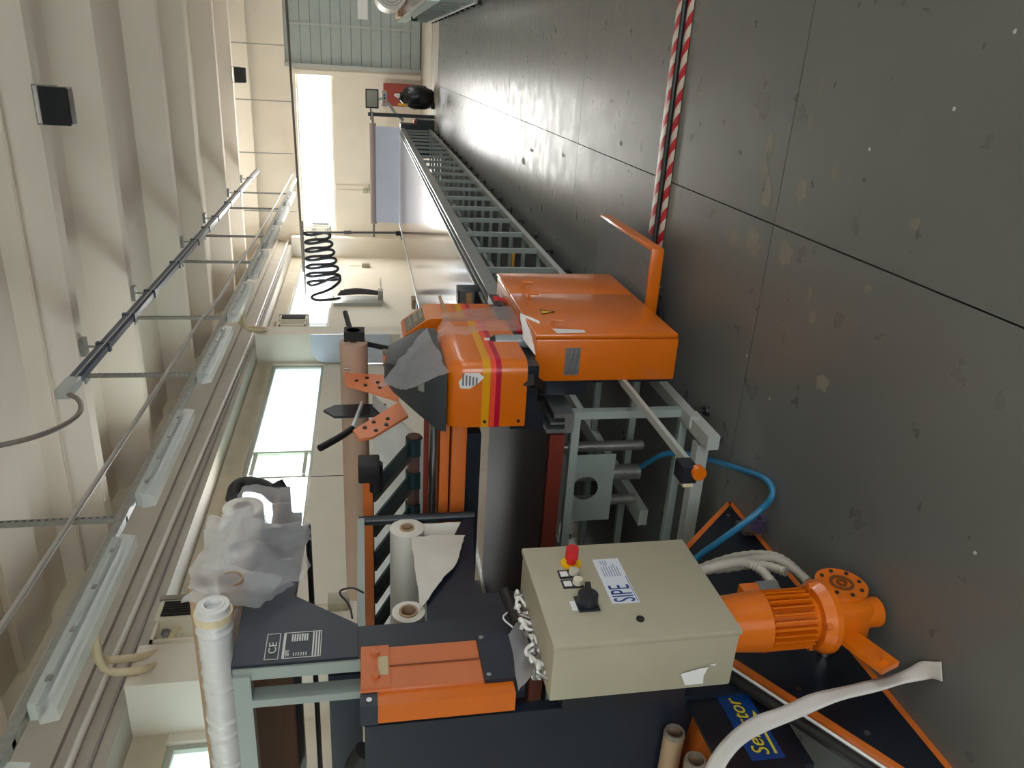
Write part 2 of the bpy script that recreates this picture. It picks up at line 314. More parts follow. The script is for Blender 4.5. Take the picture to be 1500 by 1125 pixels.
# wall pipes
WP = mat('white_pipe', (228, 224, 216), .4)
tag(MB().tube([(-5.2, -6, 3.98), (-5.2, 5.2, 3.98), (-5.2, 14.2, 3.84), (-5.2, 23.4, 3.84)], .03, 10).build('service_pipe', WP), 'thin white service pipe along the foot of the concrete edge beam', 'pipe')
tag(MB().tube([(-5.21, -6, 3.86), (-5.21, 23.4, 3.78)], .014, 8).build('conduit_pipe', mat('conduit_mauve', (150, 142, 140), .5)), 'slim grey conduit just under the white service pipe', 'pipe')
LAG = mat('pipe_lagging', (212, 196, 160), .7, var=.12, scale=8)
for n_, y0 in (('near the ribbed window', 5.62), ('beside the rounded board', 14.62)):
    g = thing('lagged_pipe', (-5.1, y0, 3.3), 'yellowed lagged heating pipes on the pier ' + n_, 'pipe')
    for dz, dy in ((0, 0), (.1, .16)):
        MB().tube([(-4.6, y0+dy, 3.92+dz), (-4.98, y0+dy, 3.92+dz), (-4.98, y0+dy, 3.6+dz), (-5.1, y0+dy+.2, 3.5), (-5.1, y0+dy+.7, 3.45)], .035, 10, 2).build('pipe', LAG, g)
# floodlights
for (x, y, lab) in ((-.6, 8.18, 'black floodlight on the ceiling rib above the open aisle'), (-.62, 20.18, 'small looking black floodlight hung near the suspended dark pipe by the roller door')):
    g = thing('floodlight', (x, y, 4.2), lab, 'floodlight')
    MB().prism([(y-.08, 4.54), (y+.02, 4.54), (y+.02, 4.28), (y-.14, 4.28)], 'x', x-.165, x+.165).build('housing', BLACK, g)
    MB().box(x-.15, x+.15, y-.13, y+.0, 4.272, 4.28).build('glass', GLASSD, g)
    MB().box(x-.175, x-.165, y-.04, y+.02, 4.4, 4.6).box(x+.165, x+.175, y-.04, y+.02, 4.4, 4.6).box(x-.175, x+.175, y-.04, y+.02, 4.59, 4.6).build('yoke', GALV, g)
tag(MB().cyl((-5.5, 7.85, 4.78), (8, 7.85, 4.78), .012, n=8).build('conduit_pipe', CREAM), 'cream conduit painted over and running across the ceiling bay', 'pipe')
g = thing('suspended_pipe', (-1, 21, 3.3), 'dark pipe hung on long rods in front of the far wall', 'pipe')
MB().cyl((4, 21, 3.42), (-5.5, 21, 3.26), .03, n=10).build('pipe', mat('dark_pipe', (84, 78, 74), .5), g)
for x in (3.4, 2.0, .07, -1.2, -2.45, -3.9): MB().cyl((x, 21, 3.36), (x, 21, 4.97), .014, n=8).build('rod', GALV, g)

# unit heaters
LOUV = mat('louvre_dark', (52, 48, 44), .5)
def heater(loc, lab, flip=False):
    x, y, z = loc; g = thing('unit_heater', loc, lab, 'heater')
    MB().box(x-.26, x+.26, y, y+.3, z, z+.56, bev=.015).build('casing', mat('heater_cream', (216, 210, 188), .5), g)
    MB().box(x-.27, x+.27, y+.3, y+.36, z-.01, z+.57).build('outlet_collar', mat('heater_grey', (150, 144, 132), .5), g)
    MB().box(x+.262, x+.266, y+.05, y+.27, z+.05, z+.51).build('grille_back', LOUV, g)
    for k in range(6): MB().obb((x+.262, y+.07+k*.037, z+.06), (x+.285, y+.07+k*.037, z+.06), .012, .004).box(x+.262, x+.28, y+.06+k*.037, y+.066+k*.037, z+.05, z+.51).build('louvre', LOUV, g)
    for zz in (.1, .46): MB().cyl((x+.12, y+.01, z+zz), (x+.12, y-.03, z+zz), .045, n=14).build('pipe_stub', GALV, g)
    for zz in (.1, .46): MB().tube([(x+.12, y-.02, z+zz), (x+.12, y-.12, z+zz), (x+.0, y-.2, z+zz-.05), (x-.1, y-.25, z+zz-.05)], .022, 8, 2).build('flexible_hose', STEEL, g)
    MB().box(x-.2, x+.24, y-.26, y-.24, z+.02, z+.05).box(x-.2, x+.24, y-.26, y-.24, z+.51, z+.54).box(x+.21, x+.24, y-.26, y, z+.02, z+.05).box(x+.21, x+.24, y-.26, y, z+.51, z+.54).box(x+.21, x+.24, y-.26, y-.235, z+.02, z+.54).build('bracket', CREAM, g)
    return g
heater((-5.25, 6.28, 3.1), 'cream unit heater on the pier behind the long wrapped roll')
heater((-5.25, 15.3, 2.8), 'cream unit heater on the pier above the rounded board')
heater((-4.9, 23.02, 2.6), 'cream unit heater on the far wall beside the hanging cable loops')
# board with rounded corner on the pier
bd = MB(); cpts = [(-5.58, 1.2), (-5.0, 1.2), (-5.0, 2.7)]+[(-5.28-.3*math.sin(a), 2.4+.3*math.cos(a)) for a in [i*math.pi/16 for i in range(9)]]
tag(bd.prism(cpts, 'y', 14.42, 14.45).build('display_board', mat('board_blue_white', (206, 214, 226), .35)), 'pale blue white board with a rounded corner standing against the pier', 'board')

# festoon cable
CBL = mat('black_cable', (38, 38, 40), .45)
pts = [(-3.95, 18.8, 3.02)]
for k in range(6):
    x = -4.02-k*.2; lo = 2.42-.04*k; pts += [(x, 18.8, 3.03), (x-.03, 18.8, 2.9), (x+.06, 18.82, lo+.12), (x-.02, 18.84, lo), (x-.12, 18.84, lo+.1), (x-.12, 18.8, 2.85), (x-.16, 18.8, 3.0)]
pts += [(-5.2, 18.8, 3.02), (-5.3, 18.8, 2.9), (-5.0, 18.8, 2.3), (-5.1, 18.7, 2.2), (-5.3, 18.5, 2.5), (-5.38, 18.3, 2.95), (-5.48, 18.2, 2.8), (-5.52, 18.6, 2.25)]
tag(MB().tube(pts, .036, 8, 2).build('festoon_cable', CBL), 'black flat cable hanging in loops in front of the bright window', 'cable')
tag(MB().cyl((-3.7, 18.8, 3.07), (-5.56, 18.8, 3.07), .02, n=8).build('festoon_rail', GALV), 'thin steel rail from which the black cable loops hang', 'rail')
g = thing('wall_bracket', (-5.5, 18.6, 1.2), 'grey wall bracket holding a coiled bundle of black cable', 'bracket')
MB().box(-5.6, -5.52, 18.2, 18.8, 1.25, 2.4).build('back_plate', LGREY, g); MB().box(-5.52, -5.3, 18.45, 18.7, 1.22, 1.34).build('arm', GALV, g)
for k in range(7): MB().tube([(-5.4+.03*(k % 3), 18.5+.035*k, 2.3-.03*k), (-5.36+.03*(k % 3), 18.5+.035*k, 1.8), (-5.38, 18.5+.035*k, 1.34)], .028, 8, 2).build('cable_strand', CBL, g)
tag(MB().box(-5.6, -5.56, 18.95, 20.8, 1.25, 2.44, bev=.004, seg=1).build('wall_panel_board', CREAM), 'large cream board screwed to the left wall beyond the cable bundle', 'board')
for (p, lab) in (((-5.6, 22.0, 1.5), 'small cream junction box on the left wall past the board'), ((-5.6, 7.1, 1.9), 'grey green junction box on the left wall behind the paper roll')):
    g = thing('junction_box', p, lab, 'junction box'); MB().box(p[0], p[0]+.1, p[1]-.1, p[1]+.1, p[2], p[2]+.22, bev=.01).build('box', BOXG, g); MB().cyl((p[0]+.03, p[1], p[2]+.22), (p[0]+.03, p[1], p[2]+.56), .012, n=8).build('conduit', CREAM, g)
g = thing('socket_cluster', (-3.7, 23.45, 1.3), 'cluster of wall sockets with two conduits on the far wall', 'socket')
for dx, dz in ((0, 0), (.14, 0), (0, .16)): MB().box(-3.76+dx, -3.65+dx, 23.42, 23.5, 1.36+dz, 1.49+dz, bev=.008).build('socket', BOXG, g)
for dx in (0, .14): MB().cyl((-3.7+dx, 23.48, 1.5), (-3.7+dx, 23.48, 2.45), .012, n=8).build('conduit', CREAM, g)

# ================================================================== SPREADING TABLE
def wood_mat():
    mt = mat('table_laminate', (112, 66, 48), .12, var=.16, scale=2.2, stretch=(5, .12, 1)); return mt
tb = thing('spreading_table', (-2.6, 11, 0), 'very long wood topped fabric spreading table on grey steel legs', 'table')
REDW = mat('red_edge', (112, 44, 32), .4)
for i in range(10): MB().box(-3.68, -1.63, 3.26+i*1.565, 3.26+(i+1)*1.565-.002, .775, .81).build('top_board', wood_mat(), tb)
MB().box(-3.68, -1.64, 3.235, 3.258, .74, .812).build('end_edge', REDW, tb)
MB().box(-3.66, -1.645, 3.262, 4.9, .8105, .818).build('end_shade_sheet', mat('shade_dark_red', (44, 20, 18), .6, spec=.2), tb, label='dark red brown sheet added for the shade under the machine on the table end')  # dark sheet added for the machine's shade and dark reflection on the top
MB().box(-1.63, -1.53, 3.24, 18.9, .70, .745).box(-1.63, -1.61, 3.24, 18.9, .745, .83).box(-1.55, -1.53, 3.24, 18.9, .745, .80).box(-1.585, -1.575, 3.24, 18.9, .745, .815).build('edge_rail', ALU, tb, label='aluminium guide rail along the aisle side')
MB().box(-3.74, -3.68, 3.24, 18.9, .70, .82).build('edge_rail', ALU, tb)
MB().box(-1.58, -1.52, 3.15, 18.7, .10, .15).build('lower_rail', LGREY, tb); MB().box(-3.7, -3.64, 3.15, 18.7, .10, .15).build('lower_rail', LGREY, tb)
MB().box(-2.42, -2.32, 3.6, 18.6, .10, .15).build('floor_stringer', LGREY, tb)
for i in range(23):
    y = 3.28+.69*i
    for x in (-1.55, -3.67):
        lg = MB().box(x-.02, x+.02, y-.022, y+.022, .10, .70).build('leg', GREYP, tb)
        MB().cyl((x, y, .1), (x, y, .02), .008, n=8).cyl((x, y, 0), (x, y, .02), .028, .022, n=12).build('levelling_foot', RUBBER, lg)
    MB().box(-3.65, -1.57, y-.018, y+.018, .105, .145).build('cross_beam', GREYP, tb); MB().box(-3.65, -1.57, y-.018, y+.018, .66, .70).build('cross_beam', GREYP, tb)
MB().box(-3.5, -1.62, 3.05, 3.11, .08, .14).build('end_beam', LGREY, tb); MB().box(-1.60, -1.53, 2.96, 3.24, .08, .14).build('end_beam', LGREY, tb)
b = MB(); n = 24; PX, PZ = -2.05, .55
ring = [(PX+.07*math.cos(2*math.pi*i/n), PZ+.07*math.sin(2*math.pi*i/n)) for i in range(n)]
sq = []
for i in range(n):
    a = 2*math.pi*i/n; c, s_ = math.cos(a), math.sin(a); k = 1/max(abs(c), abs(s_)); sq.append((PX+.2*k*c, PZ+.15*k*s_))
vs = [(x, 3.42, z_) for x, z_ in ring]+[(x, 3.42, z_) for x, z_ in sq]
b.add(vs, [(i, (i+1) % n, n+(i+1) % n, n+i) for i in range(n)]); b.build('pierced_plate', GREYP, tb)
for i in range(8): MB().box(-3.62, -3.6, 3.3+1.9*i, 3.3+1.9*i+1.88, .15, .7).build('rear_panel', mat('panel_dark_grey', (52, 54, 54), .6), tb)
for x, r in ((-1.95, .03), (-2.12, .045), (-2.3, .03)): MB().cyl((x, 3.7, .15), (x, 3.7, .66), r, n=14).build('vertical_pipe', GALV, tb)
tag(MB().cyl((-1.45, 6.2, .46), (-2.4, 6.2, .46), .012, n=8).build('broom_handle', mat('yellow_wood', (190, 140, 60), .5)), 'thin yellow wooden handle poking out between the table legs', 'handle')
tag(MB().tube([(-2.0+.24*math.cos(a), 6.5, .36+.21*math.sin(a)) for a in [i*math.pi/12 for i in range(25)]], .035, 10).build('rubber_hose', RUBBER), 'coiled black rubber hose standing beneath the wood topped table', 'hose')

# ================================================================== SPREADING MACHINE
sm = thing('spreading_machine', (-2.6, 3.8, .81), 'orange fabric spreading machine straddling the long table', 'machine')
# end housing outboard of the rail, rounded at the aisle corner
def plan_round(x0, x1, y0, y1, r, n=6):
    return [(x0, y0)]+[(x1-r+r*math.sin(a), y0+r-r*math.cos(a)) for a in [i*math.pi/2/n for i in range(n+1)]]+[(x1, y1), (x0, y1)]
def stack(sections):
    # sections: list of (outline, z); same point count
    b = MB(); n = len(sections[0][0])
    vs = [(x, y, z_) for o_, z_ in sections for x, y in o_]; fs = [tuple(range(n)), tuple(range((len(sections)-1)*n, len(sections)*n))]
    for k in range(len(sections)-1): fs += [(k*n+i, k*n+(i+1) % n, (k+1)*n+(i+1) % n, (k+1)*n+i) for i in range(n)]
    return b.add(vs, fs)
def inset(d): return plan_round(-1.527, -1.215-d, 3.12+d, 3.70, .06)
eh = stack([(inset(0), .97), (inset(0), 1.25), (inset(.008), 1.29), (inset(.025), 1.315), (inset(.05), 1.325)]).build('end_housing', ORANGE, sm)
for z0, z1, c, nm in ((1.138, 1.172, (214, 150, 14), 'yellow'), (1.112, 1.135, (226, 74, 48), 'coral'), (1.088, 1.112, (176, 14, 50), 'crimson')):
    stack([(plan_round(-1.5275, -1.2138, 3.1188, 3.701, .0605), z0), (plan_round(-1.5275, -1.2138, 3.1188, 3.701, .0605), z1)]).build('stripe', mat('stripe_'+nm, c, .3), eh)
for x, z_ in ((-1.50, 1.155), (-1.50, 1.0)): MB().cyl((x, 3.12, z_), (x, 3.115, z_), .008, n=10).build('screw', BLACK, eh)
MB().add([(-1.306, 3.1185, 1.278), (-1.262, 3.1185, 1.25), (-1.262, 3.1185, 1.19), (-1.285, 3.1185, 1.165), (-1.31, 3.1185, 1.19), (-1.338, 3.1185, 1.228), (-1.335, 3.1185, 1.27)], [(0, 1, 2, 3, 4, 5, 6)]).build('torn_sticker', PAPER, eh, smooth=False)
b = MB()
for k in range(5): b.box(-1.322, -1.285+.004*k, 3.1178, 3.1182, 1.195+k*.015, 1.203+k*.015)
b.build('sticker_print', mat('print_grey', (110, 112, 116), .6), eh)
MB().box(-1.527, -1.25, 3.16, 4.3, .91, .97).build('carriage_base', BLACK, sm); MB().box(-1.63, -1.53, 3.3, 4.3, .835, 1.0).build('carriage_foot', BLACK, sm); MB().obb((-1.30, 3.12, .965), (-1.42, 3.3, .86), .05, .05).build('carriage_arm', RUBBER, sm)
for y in (3.3, 4.2): MB().cyl((-1.53, y, .87), (-1.47, y, .87), .035, n=16).build('wheel', RUBBER, sm)
# console
prof = [(-1.60, .955), (-1.305, .955), (-1.30, 1.0), (-1.30, 1.325), (-1.308, 1.345), (-1.395, 1.465), (-1.41, 1.475), (-1.60, 1.475)]
co = MB().prism(prof, 'y', 4.0, 4.28).build('console', ORANGE, sm)
for z0, z1, nm in ((1.138, 1.172, 'yellow'), (1.112, 1.135, 'coral'), (1.088, 1.112, 'crimson')): MB().box(-1.2995, -1.2985, 4.0, 4.28, z0, z1).build('stripe', MATS['stripe_'+nm], co)
dpl = MB().obb((-1.3525, 4.03, 1.4065), (-1.3525, 4.25, 1.4065), .125, .004, (.81, 0, .59)).build('display_panel', mat('display_brown', (104, 96, 84), .25), co)
b = MB()
for i in range(3):
    for j in range(6): t = -.045+.035*i; b.obb((-1.3505-t*.59, 4.09+j*.027, 1.408+t*.81), (-1.3505-t*.59, 4.107+j*.027, 1.408+t*.81), .02, .004, (.81, 0, .59))
b.build('keys', mat('key_grey', (140, 134, 120), .4), dpl)
MB().cyl((-1.31, 4.12, 1.235), (-1.27, 4.32, 1.25), .009, n=10).build('lever', mat('lever_tan', (170, 140, 110), .5), co)
# black hood
hv = [(-1.55, 3.13, 1.327), (-1.27, 3.13, 1.327), (-1.27, 3.75, 1.327), (-1.55, 3.75, 1.327), (-1.545, 3.13, 1.36), (-1.30, 3.15, 1.42), (-1.27, 3.2, 1.36), (-1.50, 3.2, 1.44), (-1.47, 3.40, 1.55), (-1.33, 3.42, 1.565), (-1.45, 3.5, 1.59), (-1.36, 3.5, 1.59), (-1.45, 3.75, 1.56), (-1.36, 3.75, 1.56), (-1.27, 3.75, 1.4), (-1.55, 3.75, 1.4)]
bm = bmesh.new(); [bm.verts.new(v) for v in hv]; bmesh.ops.convex_hull(bm, input=bm.verts[:])
hd = MB().bm(bm).build('hood', mat('hood_black', (46, 50, 54), .5), sm)
MB().obb((-1.34, 3.155, 1.425), (-1.34, 3.175, 1.45), .05, .004, (0, -.7, .7)).build('badge', mat('badge_grey', (120, 120, 112), .5), hd)
# front cross beams
MB().box(-3.72, -1.53, 3.2, 3.26, 1.30, 1.345, bev=.005).build('cross_beam', ORANGE2, sm); MB().box(-3.72, -1.53, 3.18, 3.26, 1.222, 1.292, bev=.006).build('cross_beam', ORANGE2, sm)
MB().cyl((-1.53, 3.22, 1.372), (-3.72, 3.22, 1.372), .024, n=16).build('spreader_roller', STEEL, sm)
MB().box(-3.72, -1.53, 3.26, 3.28, 1.36, 1.415).build('deflector', REDW, sm)
MB().box(-3.72, -1.6, 3.20, 5.0, 1.153, 1.222).build('underside_panel', BLACK, sm); MB().box(-3.72, -1.6, 3.3, 3.34, 1.22, 1.38).build('rear_panel', BLACK, sm)
MB().box(-4.05, -3.72, 3.1, 4.9, .97, 1.4, bev=.02).build('end_housing', ORANGE, sm); MB().box(-4.05, -3.72, 3.12, 4.9, .83, .97).build('carriage_base', BLACK, sm)
MB().box(-3.72, -1.6, 4.1, 4.2, 1.15, 1.3).build('cross_beam', ORANGE2, sm)
# fabric cradle: bar, belts, rollers
cb = MB().box(-3.72, -1.78, 3.22, 3.25, 1.655, 1.70).box(-3.72, -1.78, 3.27, 3.29, 1.66, 1.69).build('cradle_bar', ORANGE2, sm); MB().box(-3.72, -1.78, 3.25, 3.27, 1.65, 1.70).build('cradle_rail', BLACK, sm)
MB().box(-1.84, -1.74, 3.19, 3.3, 1.62, 1.72, bev=.01).cyl((-1.9, 3.24, 1.64), (-1.76, 3.24, 1.64), .035, n=14).build('clamp', RUBBER, sm)
GREEN = mat('belt_green', (24, 52, 58), .4); BELTE = mat('belt_edge', (84, 74, 66), .7)
for i in range(9):
    x = -1.92-i*.2
    be = MB().obb((x, 3.28, 1.65), (x, 3.72, 1.44), .08, .012, (0, .4, .9)).build('belt', GREEN, sm); MB().obb((x-.055, 3.28, 1.655), (x-.055, 3.72, 1.445), .03, .03, (0, .4, .9)).build('belt_bar', BELTE, be)
    MB().cyl((x-.05, 3.72, 1.43), (x+.05, 3.72, 1.43), .045, n=16).build('sleeve', GREEN, be)
MB().cyl((-1.86, 3.72, 1.43), (-3.72, 3.72, 1.43), .036, n=14).build('belt_roller', mat('roller_brown', (96, 66, 60), .4), sm)
MB().add([(-1.87, 3.6, 1.36), (-3.7, 3.6, 1.36), (-3.7, 4.3, 1.64), (-1.87, 4.3, 1.64), (-1.87, 3.6, 1.355), (-3.7, 3.6, 1.355), (-3.7, 4.3, 1.635), (-1.87, 4.3, 1.635)], [(0, 1, 2, 3), (4, 7, 6, 5), (0, 4, 5, 1), (2, 6, 7, 3)]).build('cradle_cloth', mat('white_cloth', (226, 228, 230), .7, var=.04), sm)
for y0, y1 in ((3.28, 3.34),): MB().box(-3.76, -3.70, y0, 4.6, 1.2, 1.7).build('side_plate', ORANGE, sm)
# perforated bracket plates
for poly, nm in (([(4.36, 1.80), (4.18, 1.79), (4.08, 1.66), (3.94, 1.50), (4.30, 1.50)], 'a'), ([(3.58, 1.745), (3.48, 1.715), (3.5, 1.65), (3.74, 1.46), (3.92, 1.50)], 'b')):
    pl = MB().prism(poly, 'x', -1.765, -1.75).build('bracket_plate', PINK, sm)
    cx = sum(p[0] for p in poly)/5; cz = sum(p[1] for p in poly)/5
    for dy, dz in ((.05, .08), (.09, .02), (-.02, .03), (.02, -.04), (-.06, -.05)):
        yy, zz = (cx+dy, cz+dz) if nm == 'a' else (cx-dy*.9, cz+dz*.9)
        MB().cyl((-1.75, yy, zz), (-1.742, yy, zz), .011, n=10).build('bolt', BLACK, pl)
MB().prism([(4.1, 1.42), (4.25, 1.42), (4.25, 1.58), (4.12, 1.58)], 'x', -1.62, -1.605).build('bracket_plate', ORANGE, sm)
lv = MB().obb((-1.8, 4.02, 1.70), (-1.8, 3.7, 1.75), .03, .012).build('lever_bar', STEEL, sm); MB().tube([(-1.8, 3.7, 1.75), (-1.8, 3.62, 1.80), (-1.8, 3.49, 1.905)], .018, 10, 1, ).build('grip', RUBBER, lv)
MB().prism([(4.26, 1.925), (4.33, 1.86), (4.33, 1.56), (4.17, 1.56), (4.17, 1.86)], 'x', -1.96, -1.945).build('guide_blade', mat('blade_black', (48, 52, 58), .45), sm)
MB().tube([(-1.72, 4.3, 1.55), (-1.72, 4.42, 1.56), (-1.72, 4.42, 1.76), (-1.72, 4.34, 1.77), (-1.72, 4.34, 1.80)], .007, 8).build('crank', STEEL, sm)
ah = MB().obb((-1.6, 4.46, 1.69), (-1.56, 4.2, 1.47), .03, .02).box(-1.6, -1.55, 4.15, 4.24, 1.43, 1.5).build('roll_holder', BLACK, sm); MB().cyl((-1.52, 4.46, 1.745), (-1.62, 4.46, 1.745), .04, n=14).cyl((-1.55, 4.5, 1.76), (-1.55, 4.9, 1.80), .016, n=10).box(-1.6, -1.52, 4.42, 4.52, 1.68, 1.8).build('chuck', RUBBER, ah)
MB().cyl((-1.58, 4.24, 1.47), (-1.60, 4.30, 1.57), .016, .02, n=14).build('sensor', GALV, sm)
# orange control cabinet
cc = MB().box(-1.385, -1.175, 3.3, 4.42, .2, .9, bev=.006).build('control_cabinet', ORANGE, sm)
MB().box(-1.172, -1.15, 3.3, 3.98, .205, .905, bev=.007).build('door', ORANGE, cc); MB().box(-1.172, -1.152, 3.985, 4.42, .205, .905, bev=.007).build('door', ORANGE, cc)
for y, z_ in ((4.1, .81), (3.88, .82), (3.42, .80)): MB().tube([(-1.15, y, z_), (-1.12, y, z_), (-1.12, y-.01, z_-.05)], .009, 8).build('latch', ORANGE2, cc)
MB().add([(-1.1485, 3.60, .81), (-1.1485, 3.68, .81), (-1.1485, 3.64, .73)], [(0, 1, 2)]).add([(-1.148, 3.61, .805), (-1.148, 3.67, .805), (-1.148, 3.64, .745)], [(0, 1, 2)]).build('warning_triangle', [YEL], cc, smooth=False)
MB().tube([(-1.1475, 3.605, .807), (-1.1475, 3.675, .807), (-1.1475, 3.64, .735), (-1.1475, 3.605, .807)], .003, 6).build('triangle_border', BLACK, cc)
rp = MB().box(-1.353, -1.215, 3.297, 3.3, .684, .757).build('rating_plate', ALU, cc, label='engraved aluminium rating plate')
b = MB()
for k in range(8): b.box(-1.345, -1.225-.02*(k % 3), 3.2962, 3.297, .690+k*.0075, .693+k*.0075)
b.build('plate_print', mat('print_dark', (90, 92, 96), .6), rp)
for y, c, r in ((4.2, RED, .03), (4.06, BLACK, .022), (3.97, BLACK, .022)): MB().cyl((-1.26, y, .9), (-1.26, y, .93), r*.7, n=14).cyl((-1.26, y, .93), (-1.26, y, .955), r, n=14).build('push_button', c, cc)
MB().box(-1.28, -1.24, 3.62, 3.8, .9, .935, bev=.006).build('connector', RED, cc)
b = MB().tube([(-1.35+.02*math.cos(t*.9), 3.7+t*.0075, .925+.02*math.sin(t*.9)) for t in range(0, 90)], .005, 6); b.build('coiled_cable', RUBBER, cc)
MB().box(-1.5, -1.385, 3.4, 4.3, .6, .86).build('mounting', BLACK, sm)
# operator platform
pf = MB().box(-1.3, -.87, 3.87, 4.85, .10, .17, bev=.006).build('operator_platform', ORANGE, sm); MB().box(-1.28, -.885, 3.885, 4.835, .1695, .173).build('rubber_mat', mat('mat_grey', (98, 100, 102), .6, var=.08, scale=20), pf)
MB().box(-1.4, -1.3, 4.0, 4.1, .12, .3).box(-1.4, -1.3, 4.6, 4.7, .12, .3).build('platform_bracket', BLACK, sm)
# low sensor bar pointing along the rail
sb = MB().obb((-1.4, 3.4, .45), (-1.4, 2.42, .45), .035, .02).build('sensor_bar', LGREY, sm); MB().box(-1.45, -1.38, 2.42, 2.5, .44, .5).build('limit_switch', BLACK, sb); MB().cyl((-1.4, 2.40, .44), (-1.4, 2.43, .44), .028, n=14).build('bumper', ORANGE, sb); MB().box(-1.465, -1.445, 2.42, 2.48, .45, .49).build('terminal', mat('cream_plastic', (214, 204, 170), .5), sb)
MB().box(-1.42, -1.38, 3.36, 3.42, .2, .6).build('sensor_post', BLACK, sm)
# brown paper roll lying on the machine
pr = thing('paper_roll', (-2.45, 4.3, 1.67), 'long brown kraft paper roll lying across the top of the spreading machine', 'roll')
MB().cyl((-1.58, 4.42, 1.745), (-3.4, 4.42, 1.745), .082, n=32, inner=.03).build('paper', KRAFT, pr); MB().cyl((-1.575, 4.42, 1.745), (-3.405, 4.42, 1.745), .03, n=20, inner=.024).build('core', CARD, pr)
for x in (-1.85, -3.2): MB().box(x-.02, x+.02, 4.36, 4.48, 1.16, 1.68).build('roll_support', BLACK, sm)
# foil, can and papers left on the machine
def crumple(fn, nu, nv, amp, seed):
    def g(u, v):
        p = Vector(fn(u, v)); n_ = Vector((noise.noise(p*9+Vector((seed, 0, 0))), noise.noise(p*9+Vector((0, seed, 0))), noise.noise(p*9+Vector((0, 0, seed))))); n2 = noise.noise(p*30+Vector((seed, seed, 0))); return p+n_*amp+Vector((n2, n2, n2))*amp*.35
    return MB().grid(g, nu, nv)
def lerp4(a, b, c, d): return lambda u, v: Vector(a)*(1-u)*(1-v)+Vector(b)*u*(1-v)+Vector(c)*u*v+Vector(d)*(1-u)*v
g = thing('plastic_foil', (-1.5, 3.9, 1.0), 'crumpled clear plastic foil draped between the orange console and the striped housing', 'foil')
crumple(lerp4((-1.27, 3.97, 1.24), (-1.54, 3.97, 1.26), (-1.45, 3.42, 1.345), (-1.20, 3.45, 1.345)), 28, 22, .018, 3).build('sheet', FILM, g)
crumple(lerp4((-1.26, 3.98, 1.27), (-1.20, 3.42, 1.34), (-1.195, 3.50, 1.03), (-1.21, 3.95, 1.0)), 30, 24, .018, 7).build('sheet', FILM, g)
crumple(lerp4((-1.39, 3.30, 1.62), (-1.20, 3.55, 1.38), (-1.25, 3.10, 1.33), (-1.335, 3.12, 1.50)), 30, 24, .014, 9).build('sheet', BAG, g)
crumple(lerp4((-1.20, 3.9, 1.02), (-1.20, 3.5, 1.02), (-1.185, 3.48, .92), (-1.185, 3.85, .92)), 20, 8, .014, 5).build('sheet', FILM, g)
g = thing('spray_can', (-1.225, 3.42, .905), 'grey spray can standing on top of the orange cabinet', 'can')
MB().cyl((-1.225, 3.42, .905), (-1.225, 3.42, 1.075), .033, n=24).build('body', mat('can_grey', (150, 156, 158), .35, .3), g); MB().cyl((-1.225, 3.42, 1.075), (-1.225, 3.42, 1.10), .033, .02, n=24).build('shoulder', BLACK, g); MB().cyl((-1.225, 3.42, 1.10), (-1.225, 3.42, 1.125), .018, n=16).build('cap', mat('cap_cream', (214, 206, 184), .4), g)
b = MB()
for k in range(9): b.box(-1.24+.003*k, -1.2388+.003*k, 3.3865, 3.3869, .93, 1.03)
b.build('label_print', mat('print_mid', (110, 116, 120), .6), g)
tag(crumple(lerp4((-1.142, 3.62, .915), (-1.142, 3.47, .85), (-1.25, 3.292, .90), (-1.195, 3.36, .95)), 8, 8, .006, 2).build('paper_sheet', PAPER), 'loose white sheet of paper hanging over the corner of the orange cabinet', 'paper')
tag(MB().add([(-1.1478, 3.31, .80), (-1.1478, 3.38, .81), (-1.1478, 3.36, .66), (-1.1478, 3.32, .66)], [(0, 1, 2, 3)]).build('envelope', PAPER), 'crumpled white slip stuck to the door edge of the orange cabinet', 'paper')
g = thing('hand_terminal', (-1.7, 5.75, .83), 'small black and silver terminal standing on the table rail beyond the console', 'device')
MB().box(-1.74, -1.6, 5.62, 5.78, .81, .98, bev=.01).build('body', BLACK, g); MB().box(-1.73, -1.61, 5.612, 5.62, .86, .97).build('front', ALU, g); MB().box(-1.72, -1.62, 5.608, 5.612, .88, .92).build('stripe', mat('tan_stripe', (170, 130, 80), .5), g)

# ================================================================== ROLL SELECTOR (near machine)
rs = thing('roll_selector', (-2.6, 2.2, 0), 'black and orange roll selector machine with electrical box and drive motor', 'machine')
# triangular side frame
tri = [(2.88, .01), (2.25, .67), (1.19, .01)]
sf = MB().prism(tri, 'x', -1.90, -1.842).build('side_frame', mat('panel_black', (18, 24, 34), .4), rs)
def rim(p, q, parent): MB().obb((-1.868, *p), (-1.868, *q), .056, .022, (0, -(q[1]-p[1]), q[0]-p[0])).build('rim', ORANGE2, parent)
rim((2.89, .012), (2.25, .682), sf); rim((2.25, .682), (1.18, .012), sf); rim((1.18, .012), (2.89, .012), sf)
for y, z_ in ((2.78, .07), (2.52, .31), (2.4, .06), (1.55, .18), (1.36, .08), (1.75, .30), (2.0, .06)): MB().cyl((-1.842, y, z_), (-1.839, y, z_), .009, n=10).build('screw', STEEL, sf)
MB().prism([(x, z_) for x, z_ in tri], 'x', -3.6, -3.55).build('side_frame', MATS['panel_black'], rs)
MB().cyl((-1.80, 2.60, .035), (-1.74, 2.60, .035), .035, n=18, inner=.02).build('castor', mat('castor_purple', (70, 60, 90), .4), rs); MB().box(-1.81, -1.79, 2.57, 2.66, .02, .10).build('castor_fork', STEEL, rs)
